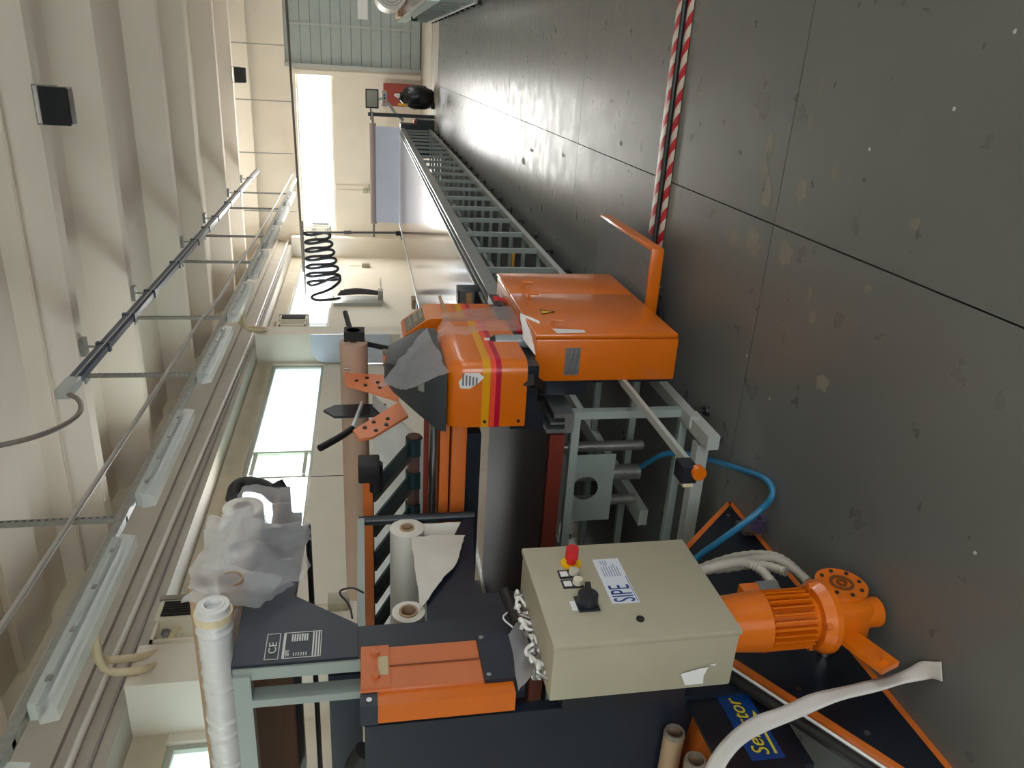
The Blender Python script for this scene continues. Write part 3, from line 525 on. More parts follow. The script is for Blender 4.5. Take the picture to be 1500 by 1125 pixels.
# post and top shelf frame
MB().box(-1.90, -1.845, 2.06, 2.22, .6, 2.12, bev=.004, seg=1).build('post', NAVY, rs); MB().box(-1.895, -1.85, 2.052, 2.0605, .9, 2.115).build('post_edge', GREYP, rs)
MB().prism([(2.06, 2.12), (2.9, 2.12), (2.86, 1.93), (2.4, 1.945), (2.22, 1.72), (2.06, 1.72)], 'x', -1.87, -1.838).build('shelf_arm', NAVY, rs)
MB().box(-3.6, -1.87, 2.04, 2.09, 2.06, 2.115).build('shelf_beam', GREYP, rs); MB().box(-3.6, -1.87, 3.2, 3.25, 2.03, 2.11).build('shelf_beam', BLACK, rs)
MB().box(-3.6, -1.87, 2.09, 3.2, 2.065, 2.085).build('shelf_board', mat('fibreboard_brown', (150, 116, 92), .7, var=.05), rs)
MB().cyl((-3.6, 2.9, 1.93), (-1.86, 2.9, 1.93), .012, n=8).build('tie_rod', BLACK, rs)
MB().box(-3.6, -1.95, 2.1, 2.16, 1.71, 1.82).build('cross_beam', NAVY, rs); MB().box(-2.0, -1.97, 2.04, 2.1, 1.2, 2.06).build('inner_upright', GREYP, rs)
MB().box(-3.62, -3.55, 2.06, 2.2, .6, 2.12).build('post', NAVY, rs)
# plate with CE mark on the arm
pf_ = [(-1.8395, 2.07, 1.84), (-1.8395, 2.20, 1.84)]
WPR = mat('print_white', (205, 205, 200), .5)
ce_o = MB()
def rect_outline(b, y0, y1, z0, z1, t=.0025, X=-1.8362):
    for q in ((y0, y1, z0, z0+t), (y0, y1, z1-t, z1), (y0, y0+t, z0, z1), (y1-t, y1, z0, z1)): b.box(X-.001, X, *q)
rect_outline(ce_o, 2.075, 2.20, 1.975, 2.02); rect_outline(ce_o, 2.075, 2.20, 1.84, 1.965)
for k in range(7): ce_o.box(-1.8372, -1.8362, 2.155, 2.19, 1.885+k*.008, 1.89+k*.008)
for k in range(3): ce_o.box(-1.8372, -1.8362, 2.08, 2.195, 1.846+k*.009, 1.851+k*.009)
for k in range(6): ce_o.box(-1.8372, -1.8362, 2.085, 2.10, 1.886+k*.008, 1.889+k*.008)
ce_o.box(-1.8372, -1.8362, 2.076, 2.199, 1.957, 1.962)
cep = ce_o.build('rating_plate', WPR, rs, label='white printed rating plate with CE mark')
text('CE', .036, (-1.8362, 2.10, 1.985), (0, 1, 0), (0, 0, 1), WPR, 'ce_mark', cep, sx=1.3)
text('SIPE', .018, (-1.8362, 2.083, 1.942), (0, 1, 0), (0, 0, 1), WPR, 'maker_name', cep)
# orange cover on the post
oc = MB().box(-1.86, -1.78, 1.84, 2.03, 1.33, 1.71, bev=.004, seg=1).build('guide_cover', mat('cover_orange_brown', (196, 108, 62), .5, var=.04), rs)
MB().box(-1.778, -1.776, 1.935, 1.94, 1.33, 1.62).build('groove', mat('groove', (120, 60, 30), .6), oc); MB().box(-1.782, -1.772, 1.845, 2.028, 1.62, 1.708).build('cap', MATS['cover_orange_brown'], oc)
MB().box(-1.772, -1.770, 1.895, 1.975, 1.625, 1.655).build('label', mat('label_beige', (186, 170, 136), .6), oc)
for y in (1.89, 1.99): MB().cyl((-1.772, y, 1.665), (-1.758, y, 1.665), .014, n=12).build('knob', MATS['cover_orange_brown'], oc)
MB().box(-1.86, -1.79, 1.79, 1.84, 1.24, 1.70).build('orange_angle', ORANGE, rs); cor = MB().box(-1.86, -1.785, 1.785, 1.84, 1.66, 1.712).build('corner_block', NAVY, rs); MB().cyl((-1.785, 1.81, 1.685), (-1.782, 1.81, 1.685), .009, n=10).build('screw', STEEL, cor)
bp_ = MB().box(-1.86, -1.775, 1.84, 2.05, 1.2, 1.33).build('black_plate', NAVY, rs)
for y, z_ in ((2.03, 1.315), (2.03, 1.215), (1.86, 1.315), (1.86, 1.215)): MB().cyl((-1.775, y, z_), (-1.772, y, z_), .008, n=10).build('screw', STEEL, bp_)
MB().box(-3.55, -1.88, 1.80, 1.84, .45, 1.70).build('front_panel', NAVY, rs)
b = MB().tube([(-2.02, 1.84, 1.70), (-2.1, 1.84, 1.74), (-2.2, 1.85, 1.73), (-2.35, 1.85, 1.77), (-2.8, 1.86, 1.75)], .035, 10, 2); b.build('rolled_cover', RUBBER, rs)
# tray of the rolls behind the post
MB().prism([(2.2, 1.30), (3.06, 1.20), (3.06, 1.23), (2.5, 1.46), (2.2, 1.475)], 'x', -3.5, -1.93).build('roll_tray', NAVY, rs); MB().prism([(2.2, 1.0), (2.42, 1.0), (2.42, 1.34), (2.2, 1.44)], 'x', -1.95, -1.9).build('tray_bracket', NAVY, rs)
for x in (-2.1, -3.2): MB().box(x-.02, x+.02, 2.86, 3.0, 1.24, 1.435).build('roll_rest', BLACK, rs)
MB().cyl((-1.93, 3.02, 1.72), (-1.93, 3.02, 1.2), .022, n=10).build('upright', BLACK, rs); MB().box(-1.95, -1.91, 2.22, 3.02, 1.695, 1.725).build('upper_rail', GREYP, rs)
MB().cyl((-1.75, 2.23, 1.20), (-1.75, 2.05, 1.185), .022, n=14).box(-1.86, -1.74, 2.05, 2.08, 1.17, 1.2).build('handle', RUBBER, rs)
# lower trough with the name board
MB().box(-3.5, -1.91, 1.52, 1.86, .36, .62).build('trough', MATS['panel_black'], rs)
tr_ = MB().box(-1.915, -1.90, 1.5, 1.87, .40, .66).build('trough_side', MATS['panel_black'], rs)
MB().add([(-1.93, 1.86, .625), (-2.3, 1.84, .66), (-2.3, 1.3, .66), (-1.93, 1.3, .625)], [(0, 1, 2, 3)]).build('trough_lining', ORANGE2, rs, smooth=False)
sg = MB().box(-1.8995, -1.897, 1.545, 1.81, .445, .555).build('name_board', mat('sign_blue', (16, 62, 130), .35), rs, label='blue name board with yellow script lettering')
YT = mat('sign_yellow', (226, 206, 60), .5)
text('Selector', .072, (-1.8965, 1.558, .485), (0, 1, 0), (0, 0, 1), mat('sign_outline', (14, 14, 18), .5), 'lettering_shadow', sg, shear=.3, sx=.93)
text('Selector', .072, (-1.8955, 1.555, .488), (0, 1, 0), (0, 0, 1), YT, 'lettering', sg, shear=.3, sx=.93)
MB().obb((-1.8957, 1.56, .468), (-1.8957, 1.70, .462), .002, .008).add([(-1.8955, 1.70, .452), (-1.8955, 1.73, .462), (-1.8955, 1.70, .474)], [(0, 1, 2)]).build('arrow', YT, sg, smooth=False)
MB().tube([(-1.865, 1.92, .53), (-1.862, 1.2, .085)], .02, 10).build('edge_foam', RUBBER, rs); MB().tube([(-1.85, 1.95, .525), (-1.848, 1.2, .06)], .006, 6).build('edge_cord', WHITE, rs)
# electrical box
eb = MB().box(-1.71, -1.522, 1.665, 2.13, .605, 1.17, bev=.006).build('electrical_box', BOXG, rs, label='beige grey steel electrical box')
dd = MB().box(-1.52, -1.5, 1.66, 2.135, .60, 1.175, bev=.006).build('door', BOXG, eb)
es = MB().cyl((-1.5, 2.03, 1.03), (-1.494, 2.03, 1.03), .034, n=24).build('stop_collar', YEL, eb); MB().cyl((-1.494, 2.03, 1.03), (-1.475, 2.03, 1.03), .016, n=18).cyl((-1.475, 2.03, 1.03), (-1.438, 2.03, 1.03), .022, .021, n=20).build('emergency_stop', RED, eb)
for y, c in ((1.975, mat('button_grey', (190, 186, 174), .4)), (1.925, mat('button_white', (216, 212, 190), .4))):
    MB().box(-1.5, -1.496, y-.02, y+.02, 1.02, 1.085).build('button_plate', BLACK, eb); MB().box(-1.496, -1.4955, y-.013, y+.013, 1.055, 1.08).build('button_tag', PAPER, eb); MB().cyl((-1.496, y, 1.035), (-1.48, y, 1.035), .017, .015, n=20).build('push_button', c, eb)
sw = MB().box(-1.5, -1.494, 1.79, 1.86, 1.0, 1.065).cyl((-1.494, 1.83, 1.03), (-1.465, 1.83, 1.03), .033, .031, n=28).build('rotary_switch', BLACK, eb); MB().obb((-1.455, 1.80, 1.035), (-1.455, 1.862, 1.025), .022, .016).build('switch_grip', RUBBER, eb)
MB().box(-1.496, -1.4955, 1.795, 1.84, 1.068, 1.085).build('switch_tag', PAPER, eb); MB().cyl((-1.5, 1.74, .892), (-1.494, 1.74, .892), .012, n=16).build('door_lock', RUBBER, eb)
lb = MB().box(-1.4998, -1.4990, 1.817, 2.045, .866, .954).build('maker_label', mat('label_pale', (206, 210, 218), .5), eb, label='white maker label with blue lettering')
text('SIPE', .098, (-1.4988, 1.822, .8765), (0, 1, 0), (0, 0, 1), mat('label_blue', (28, 62, 128), .5), 'maker_name', lb, sx=.5, depth=.0004)
b = MB()
for k in range(7):
    b.box(-1.4988, -1.4985, 1.95, 1.95+.05+.008*(k % 3), .935-k*.0085, .938-k*.0085)
    if k < 3: b.box(-1.4988, -1.4985, 2.012, 2.035, .93-k*.0085, .933-k*.0085)
b.box(-1.4988, -1.4985, 1.822, 1.95, .869, .872); b.build('label_print', mat('print_violet', (120, 124, 160), .6), lb)
b = MB().add([(-1.69, 1.6595, .755), (-1.645, 1.6595, .775), (-1.63, 1.6595, .715), (-1.628, 1.6595, .69), (-1.66, 1.6595, .70), (-1.69, 1.6595, .697)], [(0, 1, 2, 3, 4, 5)]).add([(-1.62, 1.6595, .69), (-1.615, 1.6595, .665), (-1.625, 1.6595, .67)], [(0, 1, 2)]); b.build('torn_paper', PAPER, eb, smooth=False)
MB().box(-1.84, -1.71, 1.75, 2.05, .7, 1.1).build('mounting', BLACK, rs)
rc = random.Random(5)
for i in range(14):
    y = 1.7+.03*i; pts = [(-1.69+.012*rc.random()*4, y+.05*rc.random(), 1.176+.03*rc.random()) for _ in range(5)]
    MB().tube([(-1.66, y, 1.168)]+pts, .004+.003*rc.random(), 6, 2).build('cable_tail', STEEL if i % 3 == 0 else WHITE, eb)
# corrugated hoses
HOSE = mat('conduit_hose', (176, 172, 160), .5)
for pts in ([(-1.66, 2.10, .61), (-1.68, 2.2, .48), (-1.70, 2.29, .28), (-1.71, 2.30, .13), (-1.71, 2.22, .09), (-1.70, 2.08, .10)], [(-1.62, 2.08, .61), (-1.64, 2.14, .47), (-1.66, 2.2, .32), (-1.68, 2.24, .16), (-1.68, 2.15, .12), (-1.66, 2.05, .13)], [(-1.58, 2.04, .61), (-1.58, 2.08, .47), (-1.6, 2.12, .36), (-1.62, 2.1, .3), (-1.62, 2.0, .30)], [(-1.6, 2.09, .61), (-1.66, 2.16, .42), (-1.68, 2.21, .24), (-1.66, 2.12, .18)]):
    MB().tube(pts, .017, 10, 3, rfun=lambda i: .0185 if i % 2 else .0155).build('corrugated_hose', HOSE, rs)
# drive motor, upright, with gearbox
mo = MB().cyl((-1.62, 1.83, .59), (-1.62, 1.83, .44), .085, .098, n=32).cyl((-1.62, 1.83, .61), (-1.62, 1.83, .59), .06, .085, n=32).build('drive_motor', ORANGE, rs, label='orange finned electric drive motor')
fb = MB().cyl((-1.62, 1.83, .44), (-1.62, 1.83, .26), .074, n=28)
for k in range(26): a = 2*math.pi*k/26; fb.obb((-1.62+.083*math.cos(a), 1.83+.083*math.sin(a), .435), (-1.62+.083*math.cos(a), 1.83+.083*math.sin(a), .285), .005, .026, (math.cos(a), math.sin(a), 0))
fb.build('cooling_fins', ORANGE, mo); MB().cyl((-1.62, 1.83, .265), (-1.62, 1.83, .235), .10, .118, n=32).cyl((-1.62, 1.83, .235), (-1.62, 1.83, .215), .118, n=32).build('flange', ORANGE, mo)
for a in (.4, 2.0, 3.5, 5.1): MB().cyl((-1.62+.1*math.cos(a), 1.83+.1*math.sin(a), .235), (-1.62+.1*math.cos(a), 1.83+.1*math.sin(a), .268), .012, n=8).build('flange_bolt', ORANGE2, mo)
MB().box(-1.66, -1.57, 1.90, 1.965, .33, .46, bev=.008).build('terminal_box', ORANGE, mo); MB().box(-1.568, -1.565, 1.9, 1.96, .33, .40).build('type_plate', ALU, mo)
gb = MB().cyl((-1.70, 1.9, .12), (-1.55, 1.9, .12), .085, n=32).box(-1.70, -1.56, 1.78, 1.9, .06, .215, bev=.02).cyl((-1.62, 1.83, .10), (-1.62, 1.83, .02), .05, n=24).build('gearbox', ORANGE, rs)
MB().cyl((-1.55, 1.9, .12), (-1.545, 1.9, .12), .04, n=24, inner=.03).cyl((-1.55, 1.9, .12), (-1.543, 1.9, .12), .018, n=18, inner=.012).build('shaft_seal', mat('seal_brown', (110, 60, 24), .5), gb)
for k in range(8): a = k*math.pi/4; MB().cyl((-1.55, 1.9+.065*math.cos(a), .12+.065*math.sin(a)), (-1.545, 1.9+.065*math.cos(a), .12+.065*math.sin(a)), .007, n=8).build('gearbox_bolt', BLACK, gb)
MB().obb((-1.66, 1.82, .17), (-1.66, 1.62, .10), .02, .08).cyl((-1.66, 1.64, .107), (-1.635, 1.64, .107), .016, n=14).build('torque_arm', ORANGE, gb)
MB().cyl((-1.84, 1.9, .12), (-1.70, 1.9, .12), .03, n=16).build('drive_shaft', STEEL, rs)
# plastic pouch hanging on the box
g = thing('document_pouch', (-1.72, 1.72, 1.0), 'cloudy plastic document pouch hanging by a tie from the top of the electrical box', 'pouch')
crumple(lerp4((-1.745, 2.00, 1.225), (-1.735, 2.07, 1.18), (-1.725, 1.82, 1.165), (-1.74, 1.745, 1.245)), 14, 8, .008, 4).build('pouch', BAG, g); MB().tube([(-1.74, 2.03, 1.21), (-1.74, 2.08, 1.24), (-1.75, 2.12, 1.21)], .003, 6, 2).build('tie', WHITE, g)

# ================================================================== ROLLS, TUBES, BAGS ON THE SELECTOR
def roll(name, lab, cat, y, z_, r, core, x0, x1, m1, m2=CARD, group=None, dz=0):
    g = thing(name, ((x0+x1)/2, y, z_-r), lab, cat, group)
    MB().cyl((x0, y, z_), (x1, y, z_+dz), r, n=32, inner=core).build('wound_film', m1, g); MB().cyl((x0+.006, y, z_), (x1-.006, y, z_+dz), core, n=24, inner=core-.008).build('core', m2, g); return g
r1 = roll('film_roll', 'white film roll with a loose sheet hanging from it beside the green belts', 'roll', 2.93, 1.51, .075, .032, -1.92, -3.3, ROLLW)
crumple(lerp4((-1.95, 2.89, 1.49), (-2.5, 2.87, 1.50), (-2.35, 2.80, 1.36), (-1.93, 2.84, 1.265)), 16, 12, .015, 6).build('loose_sheet', mat('sheet_white', (206, 202, 192), .5), r1)
crumple(lerp4((-1.94, 2.99, 1.45), (-1.98, 2.93, 1.44), (-1.98, 2.90, 1.25), (-1.94, 2.98, 1.235)), 6, 10, .008, 8).build('sheet_corner', MATS['sheet_white'], r1)
crumple(lerp4((-1.912, 2.86, 1.50), (-1.905, 2.84, 1.262), (-1.905, 2.64, 1.322), (-1.912, 2.37, 1.49)), 14, 14, .008, 4).build('loose_sheet', MATS['sheet_white'], r1)
roll('film_roll', 'white film roll with a thick cardboard core just behind the black post', 'roll', 2.38, 1.535, .062, .036, -1.93, -3.3, ROLLW)
g = roll('wrapped_roll', 'long white plastic wrapped roll lying along the front of the top shelf', 'roll', 2.2, 2.185, .052, .036, -1.70, -3.4, mat('wrap_white', (214, 214, 212), .3, bump=.6, bscale=18, stretch=(2.4, .5, .5)), WHITE)
b = MB(); n = 110
b.tube([(-1.72-1.6*i/n, 2.2, 2.187) for i in range(n+1)], .055, 20, rfun=lambda i: .054+.008*noise.noise(Vector((i*.7, 0, 0)))+.0035*(i % 2)); b.build('wrapping', MATS['wrap_white'], g)
MB().cyl((-1.725, 2.2, 2.186), (-1.75, 2.2, 2.186), .062, n=24).build('tape_band', mat('tape_cream', (214, 200, 164), .5), g)
for y, z_, lab in ((2.40, 2.262, 'bare cardboard tube end above the wrapped roll on the shelf'), (2.42, 2.167, 'bare cardboard tube tucked under its neighbour behind the wrapped roll')):
    g = thing('cardboard_tube', (-2.4, y, z_-.05), lab, 'tube'); MB().cyl((-1.76, y, z_), (-3.2, y, z_), .045, n=28, inner=.038).build('tube_wall', CARD, g)
roll('film_roll', 'bagged film roll with dark core on the shelf in the middle of the plastic bag', 'roll', 2.72, 2.192, .07, .03, -1.83, -3.2, ROLLW, mat('core_dark', (84, 80, 84), .6))
roll('film_roll', 'bagged film roll with brown core at the far end of the shelf', 'roll', 3.02, 2.207, .085, .04, -1.83, -3.2, ROLLW, mat('core_brown', (128, 98, 70), .7))
def bagshape(c, rad, seed, cut=0):
    def f(u, v):
        a = u*2*math.pi; t = v*math.pi; d = Vector((math.sin(t)*math.cos(a), math.cos(t), math.sin(t)*math.sin(a)))
        k = 1+.22*noise.noise(d*1.6+Vector((seed, 0, 0)))+.07*noise.noise(d*6+Vector((0, seed, 0))); return Vector(c)+Vector((d.x*rad[0], d.y*rad[1], d.z*rad[2]))*k
    return MB().grid(f, 40, 26)
g = thing('plastic_bag', (-1.95, 2.75, 2.0), 'big milky plastic bag wrapped round the film rolls on the top shelf', 'bag')
bagshape((-2.0, 2.74, 2.20), (.24, .46, .13), 2).build('bag_body', BAG, g)
crumple(lerp4((-1.75, 2.28, 2.30), (-1.75, 2.86, 2.30), (-1.79, 2.80, 1.92), (-1.78, 2.42, 1.90)), 24, 18, .03, 8).build('bag_flap', BAG, g); crumple(lerp4((-1.76, 2.76, 2.28), (-1.78, 3.10, 2.2), (-1.80, 3.14, 2.0), (-1.79, 2.76, 1.94)), 18, 14, .02, 12).build('bag_flap', BAG, g)
crumple(lerp4((-1.74, 2.33, 2.30), (-1.74, 2.50, 2.26), (-1.80, 2.44, 1.95), (-1.79, 2.27, 2.06)), 16, 12, .02, 15).build('bag_flap', BAG, g)
g = thing('work_lamp', (-2.0, 3.22, 1.98), 'black round headed stalk lamp standing behind the plastic bag', 'lamp')
MB().tube([(-2.0, 3.15, 2.0), (-2.0, 3.3, 2.06), (-2.0, 3.42, 2.095)], .010, 8).build('stalk', BLACK, g); MB().cyl((-2.01, 3.44, 2.09), (-1.97, 3.47, 2.115), .034, .03, n=18).build('head', RUBBER, g); MB().box(-2.02, -1.98, 3.1, 3.2, 1.98, 2.03).build('clamp', BLACK, g)
tag(MB().tube([(-2.1, 3.55, 2.34), (-2.1, 3.66, 2.345), (-2.1, 3.70, 2.30), (-2.1, 3.66, 2.2), (-2.1, 3.56, 2.14)], .04, 12, 2).tube([(-2.1, 3.56, 2.14), (-2.1, 3.4, 2.09), (-2.1, 3.2, 2.08)], .02, 8, 1).build('black_cover', RUBBER), 'curved black rubber cover standing out past the end of the top shelf', 'cover')
tag(MB().tube([(-1.86, 2.28, 1.74), (-1.86, 2.36, 1.75), (-1.86, 2.44, 1.80), (-1.86, 2.46, 1.74), (-1.86, 2.42, 1.70)], .004, 6, 2).build('cable_tie', CBL), 'thin black cable tie sticking out behind the black post', 'cable')
for y, z_, lab in ((1.76, .705, 'cardboard tube with frayed end lying over the trough'), (1.645, .68, 'cardboard tube lying beside the frayed one in front of the trough')):
    g = thing('cardboard_tube', (-2.3, y, z_-.04), lab, 'tube'); MB().cyl((-2.0, y, z_), (-2.7, y, z_+.0), .034, n=24, inner=.027).build('tube_wall', CARD, g); MB().cyl((-2.0, y, z_), (-1.985, y, z_), .036, .032, n=24, inner=.026).build('frayed_end', mat('card_grey', (130, 120, 110), .8), g)
# white strap
sp = [(-1.95, 1.30, .80), (-1.84, 1.42, .77), (-1.78, 1.49, .70), (-1.76, 1.55, .58), (-1.76, 1.585, .43), (-1.75, 1.62, .31), (-1.74, 1.63, .16), (-1.70, 1.62, .035), (-1.64, 1.585, .012), (-1.60, 1.53, .010)]
P_ = [Vector(p) for p in sp]
for _ in range(3):
    q = [P_[0]]
    for a, b_ in zip(P_, P_[1:]): q += [a*.75+b_*.25, a*.25+b_*.75]
    P_ = q+[P_[-1]]
def strap(u, v):
    i = min(int(u*(len(P_)-1)), len(P_)-2); t = u*(len(P_)-1)-i; p = P_[i].lerp(P_[i+1], t); d = (P_[i+1]-P_[i]).normalized()
    k = min(1, max(0, (u-.72)/.15)); N_ = Vector((1, .25*math.sin(u*11), .25)).lerp(Vector((.15, 0, 1)), k); wd = d.cross(N_).normalized()
    return p+wd*(v-.5)*.052+Vector((.002*math.sin(u*40+v*3), 0, 0))
b = MB().grid(strap, 80, 4); st = tag(b.build('webbing_strap', mat('strap_white', (206, 204, 200), .8)), 'wide white cloth strap draped over the front of the machine to the floor', 'strap')
md = st.modifiers.new('s', 'SOLIDIFY'); md.thickness = .004
# blue air hose
tag(MB().tube([(-1.95, 3.45, .24), (-1.75, 3.25, .2), (-1.72, 3.1, .05), (-1.63, 2.81, .016), (-1.56, 2.62, .016), (-1.59, 2.54, .016), (-1.69, 2.57, .05), (-1.78, 2.52, .22), (-1.80, 2.40, .42), (-1.82, 2.3, .5)], .014, 10, 3).build('air_hose', BLUE), 'blue air hose curling over the floor to the black side frame', 'hose')

# ================================================================== AISLE FLOOR ITEMS
def hazard():
    mt = bpy.data.materials.new('hazard_tape'); mt.use_nodes = True; nt = mt.node_tree; b = nt.nodes['Principled BSDF']; N = nt.nodes.new; K = nt.links.new
    g = N('ShaderNodeNewGeometry'); sx = N('ShaderNodeSeparateXYZ'); K(g.outputs['Position'], sx.inputs[0])
    m1 = N('ShaderNodeMath'); m1.operation = 'MULTIPLY'; m1.inputs[1].default_value = .8; K(sx.outputs[1], m1.inputs[0])
    m2 = N('ShaderNodeMath'); m2.operation = 'ADD'; K(sx.outputs[0], m2.inputs[0]); K(m1.outputs[0], m2.inputs[1])
    m3 = N('ShaderNodeMath'); m3.operation = 'MULTIPLY'; m3.inputs[1].default_value = 1/.125; K(m2.outputs[0], m3.inputs[0])
    fr = N('ShaderNodeMath'); fr.operation = 'FRACT'; K(m3.outputs[0], fr.inputs[0]); gt = N('ShaderNodeMath'); gt.operation = 'GREATER_THAN'; gt.inputs[1].default_value = .5; K(fr.outputs[0], gt.inputs[0])
    mx = N('ShaderNodeMixRGB'); K(gt.outputs[0], mx.inputs[0]); mx.inputs[1].default_value = (*lin((214, 208, 200)), 1); mx.inputs[2].default_value = (*lin((190, 22, 40)), 1); K(mx.outputs[0], b.inputs['Base Color']); b.inputs['Roughness'].default_value = .4; return mt
HZ = hazard()
for y0, y1, lab in ((4.29, 4.39, 'red and white hazard tape strip on the floor nearer the roller door'), (4.15, 4.235, 'red and white hazard tape strip on the floor nearer the electrical box')):
    tag(MB().grid(lambda u, v: (-.92+u*3.4+(.03 if y0 > 4.2 else -.06)*(1-u), y0+(y1-y0)*v, .004+.006*math.sin(v*3.14)+.002*noise.noise(Vector((u*60, v*2, y0)))), 200, 4).build('hazard_tape', HZ), lab, 'tape')
tag(MB().tube([(2.5, 4.26, .014), (-.8, 4.255, .014), (-.98, 4.25, .014), (-1.15, 4.2, .016), (-1.2, 4.05, .03), (-1.3, 3.85, .06)], .014, 8, 1).build('floor_cable', CBL), 'black power cable running between the two hazard tape strips', 'cable')
g = tag(crumple(lerp4((-1.0, 4.14, .01), (-1.12, 4.06, .01), (-1.1, 4.0, .05), (-1.0, 4.06, .06)), 10, 10, .03, 3).build('plastic_scrap', FILM), 'scrap of clear plastic beside the end of the floor cable', 'scrap')

# ================================================================== FAR END
g = thing('fabric_stand', (-2.6, 18.8, .81), 'roll stand at the far end of the table holding a grey roll and white sheet', 'roll stand')
MB().cyl((-1.45, 18.8, 1.42), (-3.72, 18.8, 1.42), .075, n=24).build('fabric_roll', mat('roll_greyrose', (176, 160, 156), .6), g); MB().cyl((-1.2, 18.8, 1.42), (-1.46, 18.8, 1.42), .025, n=12).cyl((-3.7, 18.8, 1.42), (-4.05, 18.8, 1.42), .025, n=12).build('axle', GALV, g)
MB().add([(-1.5, 18.74, 1.36), (-3.68, 18.74, 1.36), (-3.68, 18.6, .83), (-1.5, 18.6, .83), (-1.5, 18.4, .815), (-3.68, 18.4, .815)], [(0, 1, 2, 3), (3, 2, 5, 4)]).build('hanging_sheet', mat('sheet_blue_white', (208, 216, 232), .6, var=.04, scale=3), g, smooth=False)
MB().box(-1.32, -1.24, 19.1, 19.18, .0, 1.52).box(-1.3, -1.26, 18.8, 19.18, 1.40, 1.44).build('post', BLACK, g); MB().box(-1.40, -1.12, 19.08, 19.12, 1.44, 1.47).build('cross_handle', BLACK, g)
MB().box(-4.0, -3.9, 18.76, 18.84, 0, .9).build('post', BLACK, g)
tag(MB().cyl((-3.94, 18.8, .9), (-3.97, 18.8, 3.05), .03, .022, n=12).cyl((-3.95, 18.8, 1.95), (-3.957, 18.8, 2.12), .045, n=12).build('feed_pole', mat('pole_grey', (84, 84, 84), .5)), 'slim dark pole with a thick collar rising to the cable rail', 'pole')
g = thing('table_end_cabinet', (-1.45, 19.2, 0), 'low black cabinet closing the far end of the table', 'cabinet'); MB().box(-2.2, -1.35, 18.95, 19.5, .02, .42).build('lower_box', BLACK, g); MB().box(-2.2, -1.45, 18.95, 19.45, .42, .78).build('upper_box', BLACK, g); MB().box(-1.44, -1.36, 19.0, 19.4, .422, .47).build('red_bracket', RED, g)
g = thing('operator_terminal', (-.95, 19.3, .6), 'flat monitor with a button panel on a bent arm beyond the table', 'monitor')
MB().box(-1.16, -.74, 19.28, 19.33, 1.27, 1.57, bev=.01).build('monitor_case', BLACK, g); MB().box(-1.13, -.77, 19.275, 19.28, 1.30, 1.54).build('screen', mat('screen_grey', (150, 150, 138), .25), g)
MB().box(-1.1, -.76, 19.2, 19.34, 1.08, 1.2, bev=.01).build('button_panel', LGREY, g)
for x, c in ((-1.0, mat('btn_orange', (210, 110, 60), .5)), (-.92, BLACK), (-.86, mat('btn_blue', (60, 80, 130), .5))): MB().cyl((x, 19.2, 1.14), (x, 19.19, 1.14), .025, n=12).build('button', c, g)
MB().box(-.98, -.92, 19.3, 19.34, 1.18, 1.3).tube([(-1.0, 19.3, 1.1), (-1.1, 19.3, 1.0), (-1.3, 19.3, .86), (-1.4, 19.3, .7)], .04, 10, 1).build('arm', LGREY, g)
def blob(c, rad, seed, nu=24, nv=16):
    def f(u, v):
        a = u*2*math.pi; t = v*math.pi; d = Vector((math.sin(t)*math.cos(a), math.sin(t)*math.sin(a), math.cos(t))); k = 1+.18*noise.noise(d*2+Vector((seed, 0, 0)))+.08*noise.noise(d*6+Vector((seed, 3, 0)))
        p = Vector((d.x*rad[0], d.y*rad[1], d.z*rad[2]))*k; p.z = max(p.z, -rad[2]*.85); return Vector(c)+p
    return MB().grid(f, nu, nv)
SACK = mat('sack_black', (30, 32, 36), .3)
g = thing('rubbish_bag', (-.85, 19.3, 0), 'full black rubbish bag standing under the monitor', 'bag'); blob((-.88, 19.35, .36), (.26, .22, .42), 4).build('sack', SACK, g); MB().cyl((-.86, 19.3, .80), (-.84, 19.28, .9), .06, .03, n=10).build('knotted_top', WHITE, g)
g = thing('hand_brush', (-1.03, 19.03, 0), 'brush with a bright yellow grip leaning in front of the black rubbish bag', 'brush'); MB().cyl((-1.03, 19.03, .62), (-1.03, 19.03, .84), .024, n=10).build('grip', YEL, g); MB().cyl((-1.03, 19.03, .08), (-1.03, 19.03, .62), .012, n=8).build('shaft', BLACK, g); MB().box(-1.1, -.96, 19.0, 19.06, 0, .08).build('bristles', RUBBER, g)
tag(MB().box(-1.3, -.72, 23.0, 23.45, .18, 1.05, bev=.01).box(-1.25, -1.2, 23.0, 23.4, 0, .18).box(-.82, -.77, 23.0, 23.4, 0, .18).build('red_cabinet', mat('cabinet_red', (140, 52, 38), .5)), 'dull red steel cabinet against the far wall behind the black bag', 'cabinet')
for (c, r, sd, lab) in (((-4.3, 19.4, .3), (.22, .3, .36), 3, 'grey black rubbish bag by the left wall near the roll stand'), ((-4.3, 20.2, .34), (.2, .25, .4), 8, 'second dark rubbish bag just past the first by the left wall')):
    tag(blob(c, r, sd).build('rubbish_bag', mat('sack_grey', (64, 66, 62), .35)), lab, 'bag')
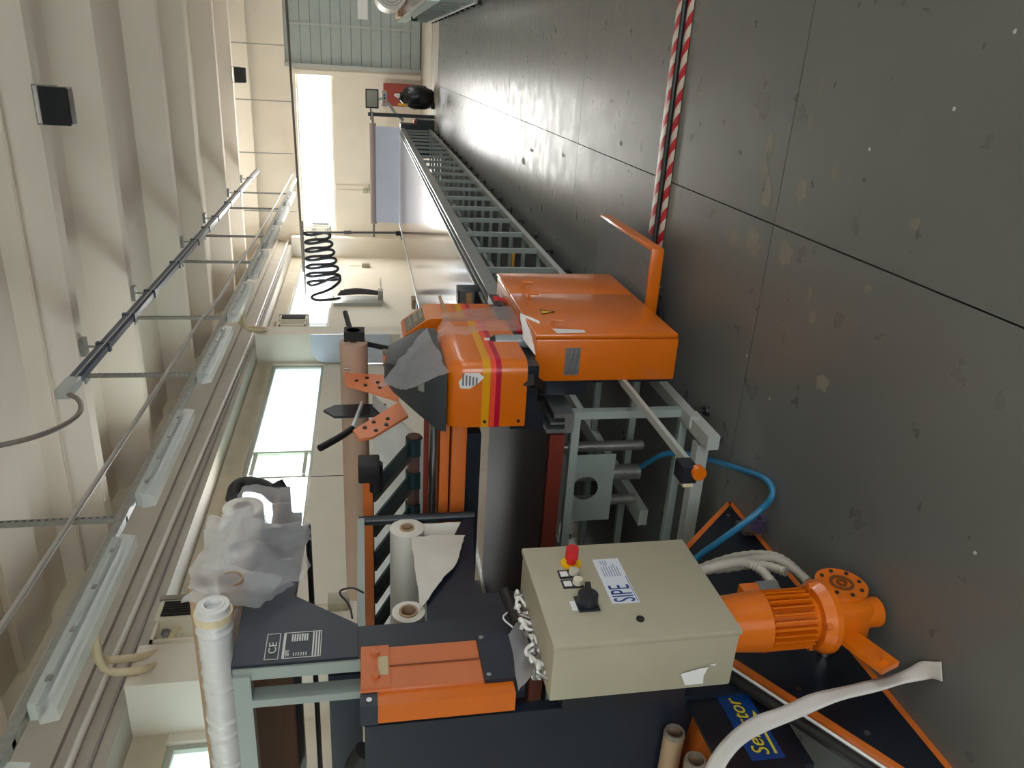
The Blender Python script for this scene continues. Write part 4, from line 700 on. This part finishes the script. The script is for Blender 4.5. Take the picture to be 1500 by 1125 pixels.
g = thing('black_case', (-4.6, 15.5, 0), 'black case with a box on top standing below the cable bundle', 'case'); MB().box(-4.5, -4.2, 13.9, 14.25, .0, .72, bev=.02).build('case', BLACK, g); MB().box(-4.46, -4.28, 14.3, 14.6, 0, .78).build('carton', CARD, g)
# second table beyond the aisle
t2 = thing('cutting_table', (1.3, 17, 0), 'second grey legged table on the other side of the aisle', 'table')
MB().box(.74, 2.6, 11.5, 19.7, .77, .81).build('top_board', wood_mat(), t2); MB().box(.70, .76, 11.5, 19.7, .62, .8).build('edge_rail', mat('rail_green_grey', (168, 184, 178), .35, .4), t2); MB().box(.72, .78, 11.6, 19.6, .1, .15).build('lower_rail', LGREY, t2)
for i in range(12):
    for x in (.75, 2.5):
        lg = MB().box(x-.02, x+.02, 11.9+.69*i-.025, 11.9+.69*i+.025, .06, .68).build('leg', GREYP, t2); MB().cyl((x, 11.9+.69*i, 0), (x, 11.9+.69*i, .06), .03, n=10).build('levelling_foot', RUBBER, lg)
MB().tube([(.69, 16.3, .70), (.64, 16.3, .70), (.64, 16.3, .62), (.67, 16.3, .6)], .02, 8).build('hook', RUBBER, t2)
g = thing('film_roll', (1.0, 17.0, .81), 'fat white film roll lying on the second table showing its spiral end', 'roll')
MB().cyl((1.06, 15.9, 1.10), (1.06, 17.5, 1.10), .29, n=36, inner=.05).build('wound_film', ROLLW, g)
for r in (.08, .13, .18, .23): MB().cyl((1.06, 15.898, 1.10), (1.06, 15.893, 1.10), r, n=32, inner=r-.014).build('spiral_ring', mat('ring_grey', (150, 152, 146), .5), g)
tag(MB().box(.76, 1.1, 18.2, 19.4, .81, .88).build('cardboard_sheet', CARD), 'flat cardboard sheet at the corner of the second table', 'cardboard')
g = thing('fabric_roll', (.82, 11.4, 0), 'pink fabric bolt leaning by the second table leg', 'roll'); MB().cyl((.86, 11.35, .12), (.98, 11.5, .66), .09, n=20).build('cloth', mat('cloth_pink', (214, 170, 188), .8), g); MB().cyl((.83, 11.32, 0), (.86, 11.35, .12), .035, n=14).build('core', CARD, g)
tag(MB().box(.85, 1.35, 23.535, 23.545, 1.45, 1.72).build('notice_sheet', PAPER), 'white printed notice fixed to the grey roller door', 'notice')
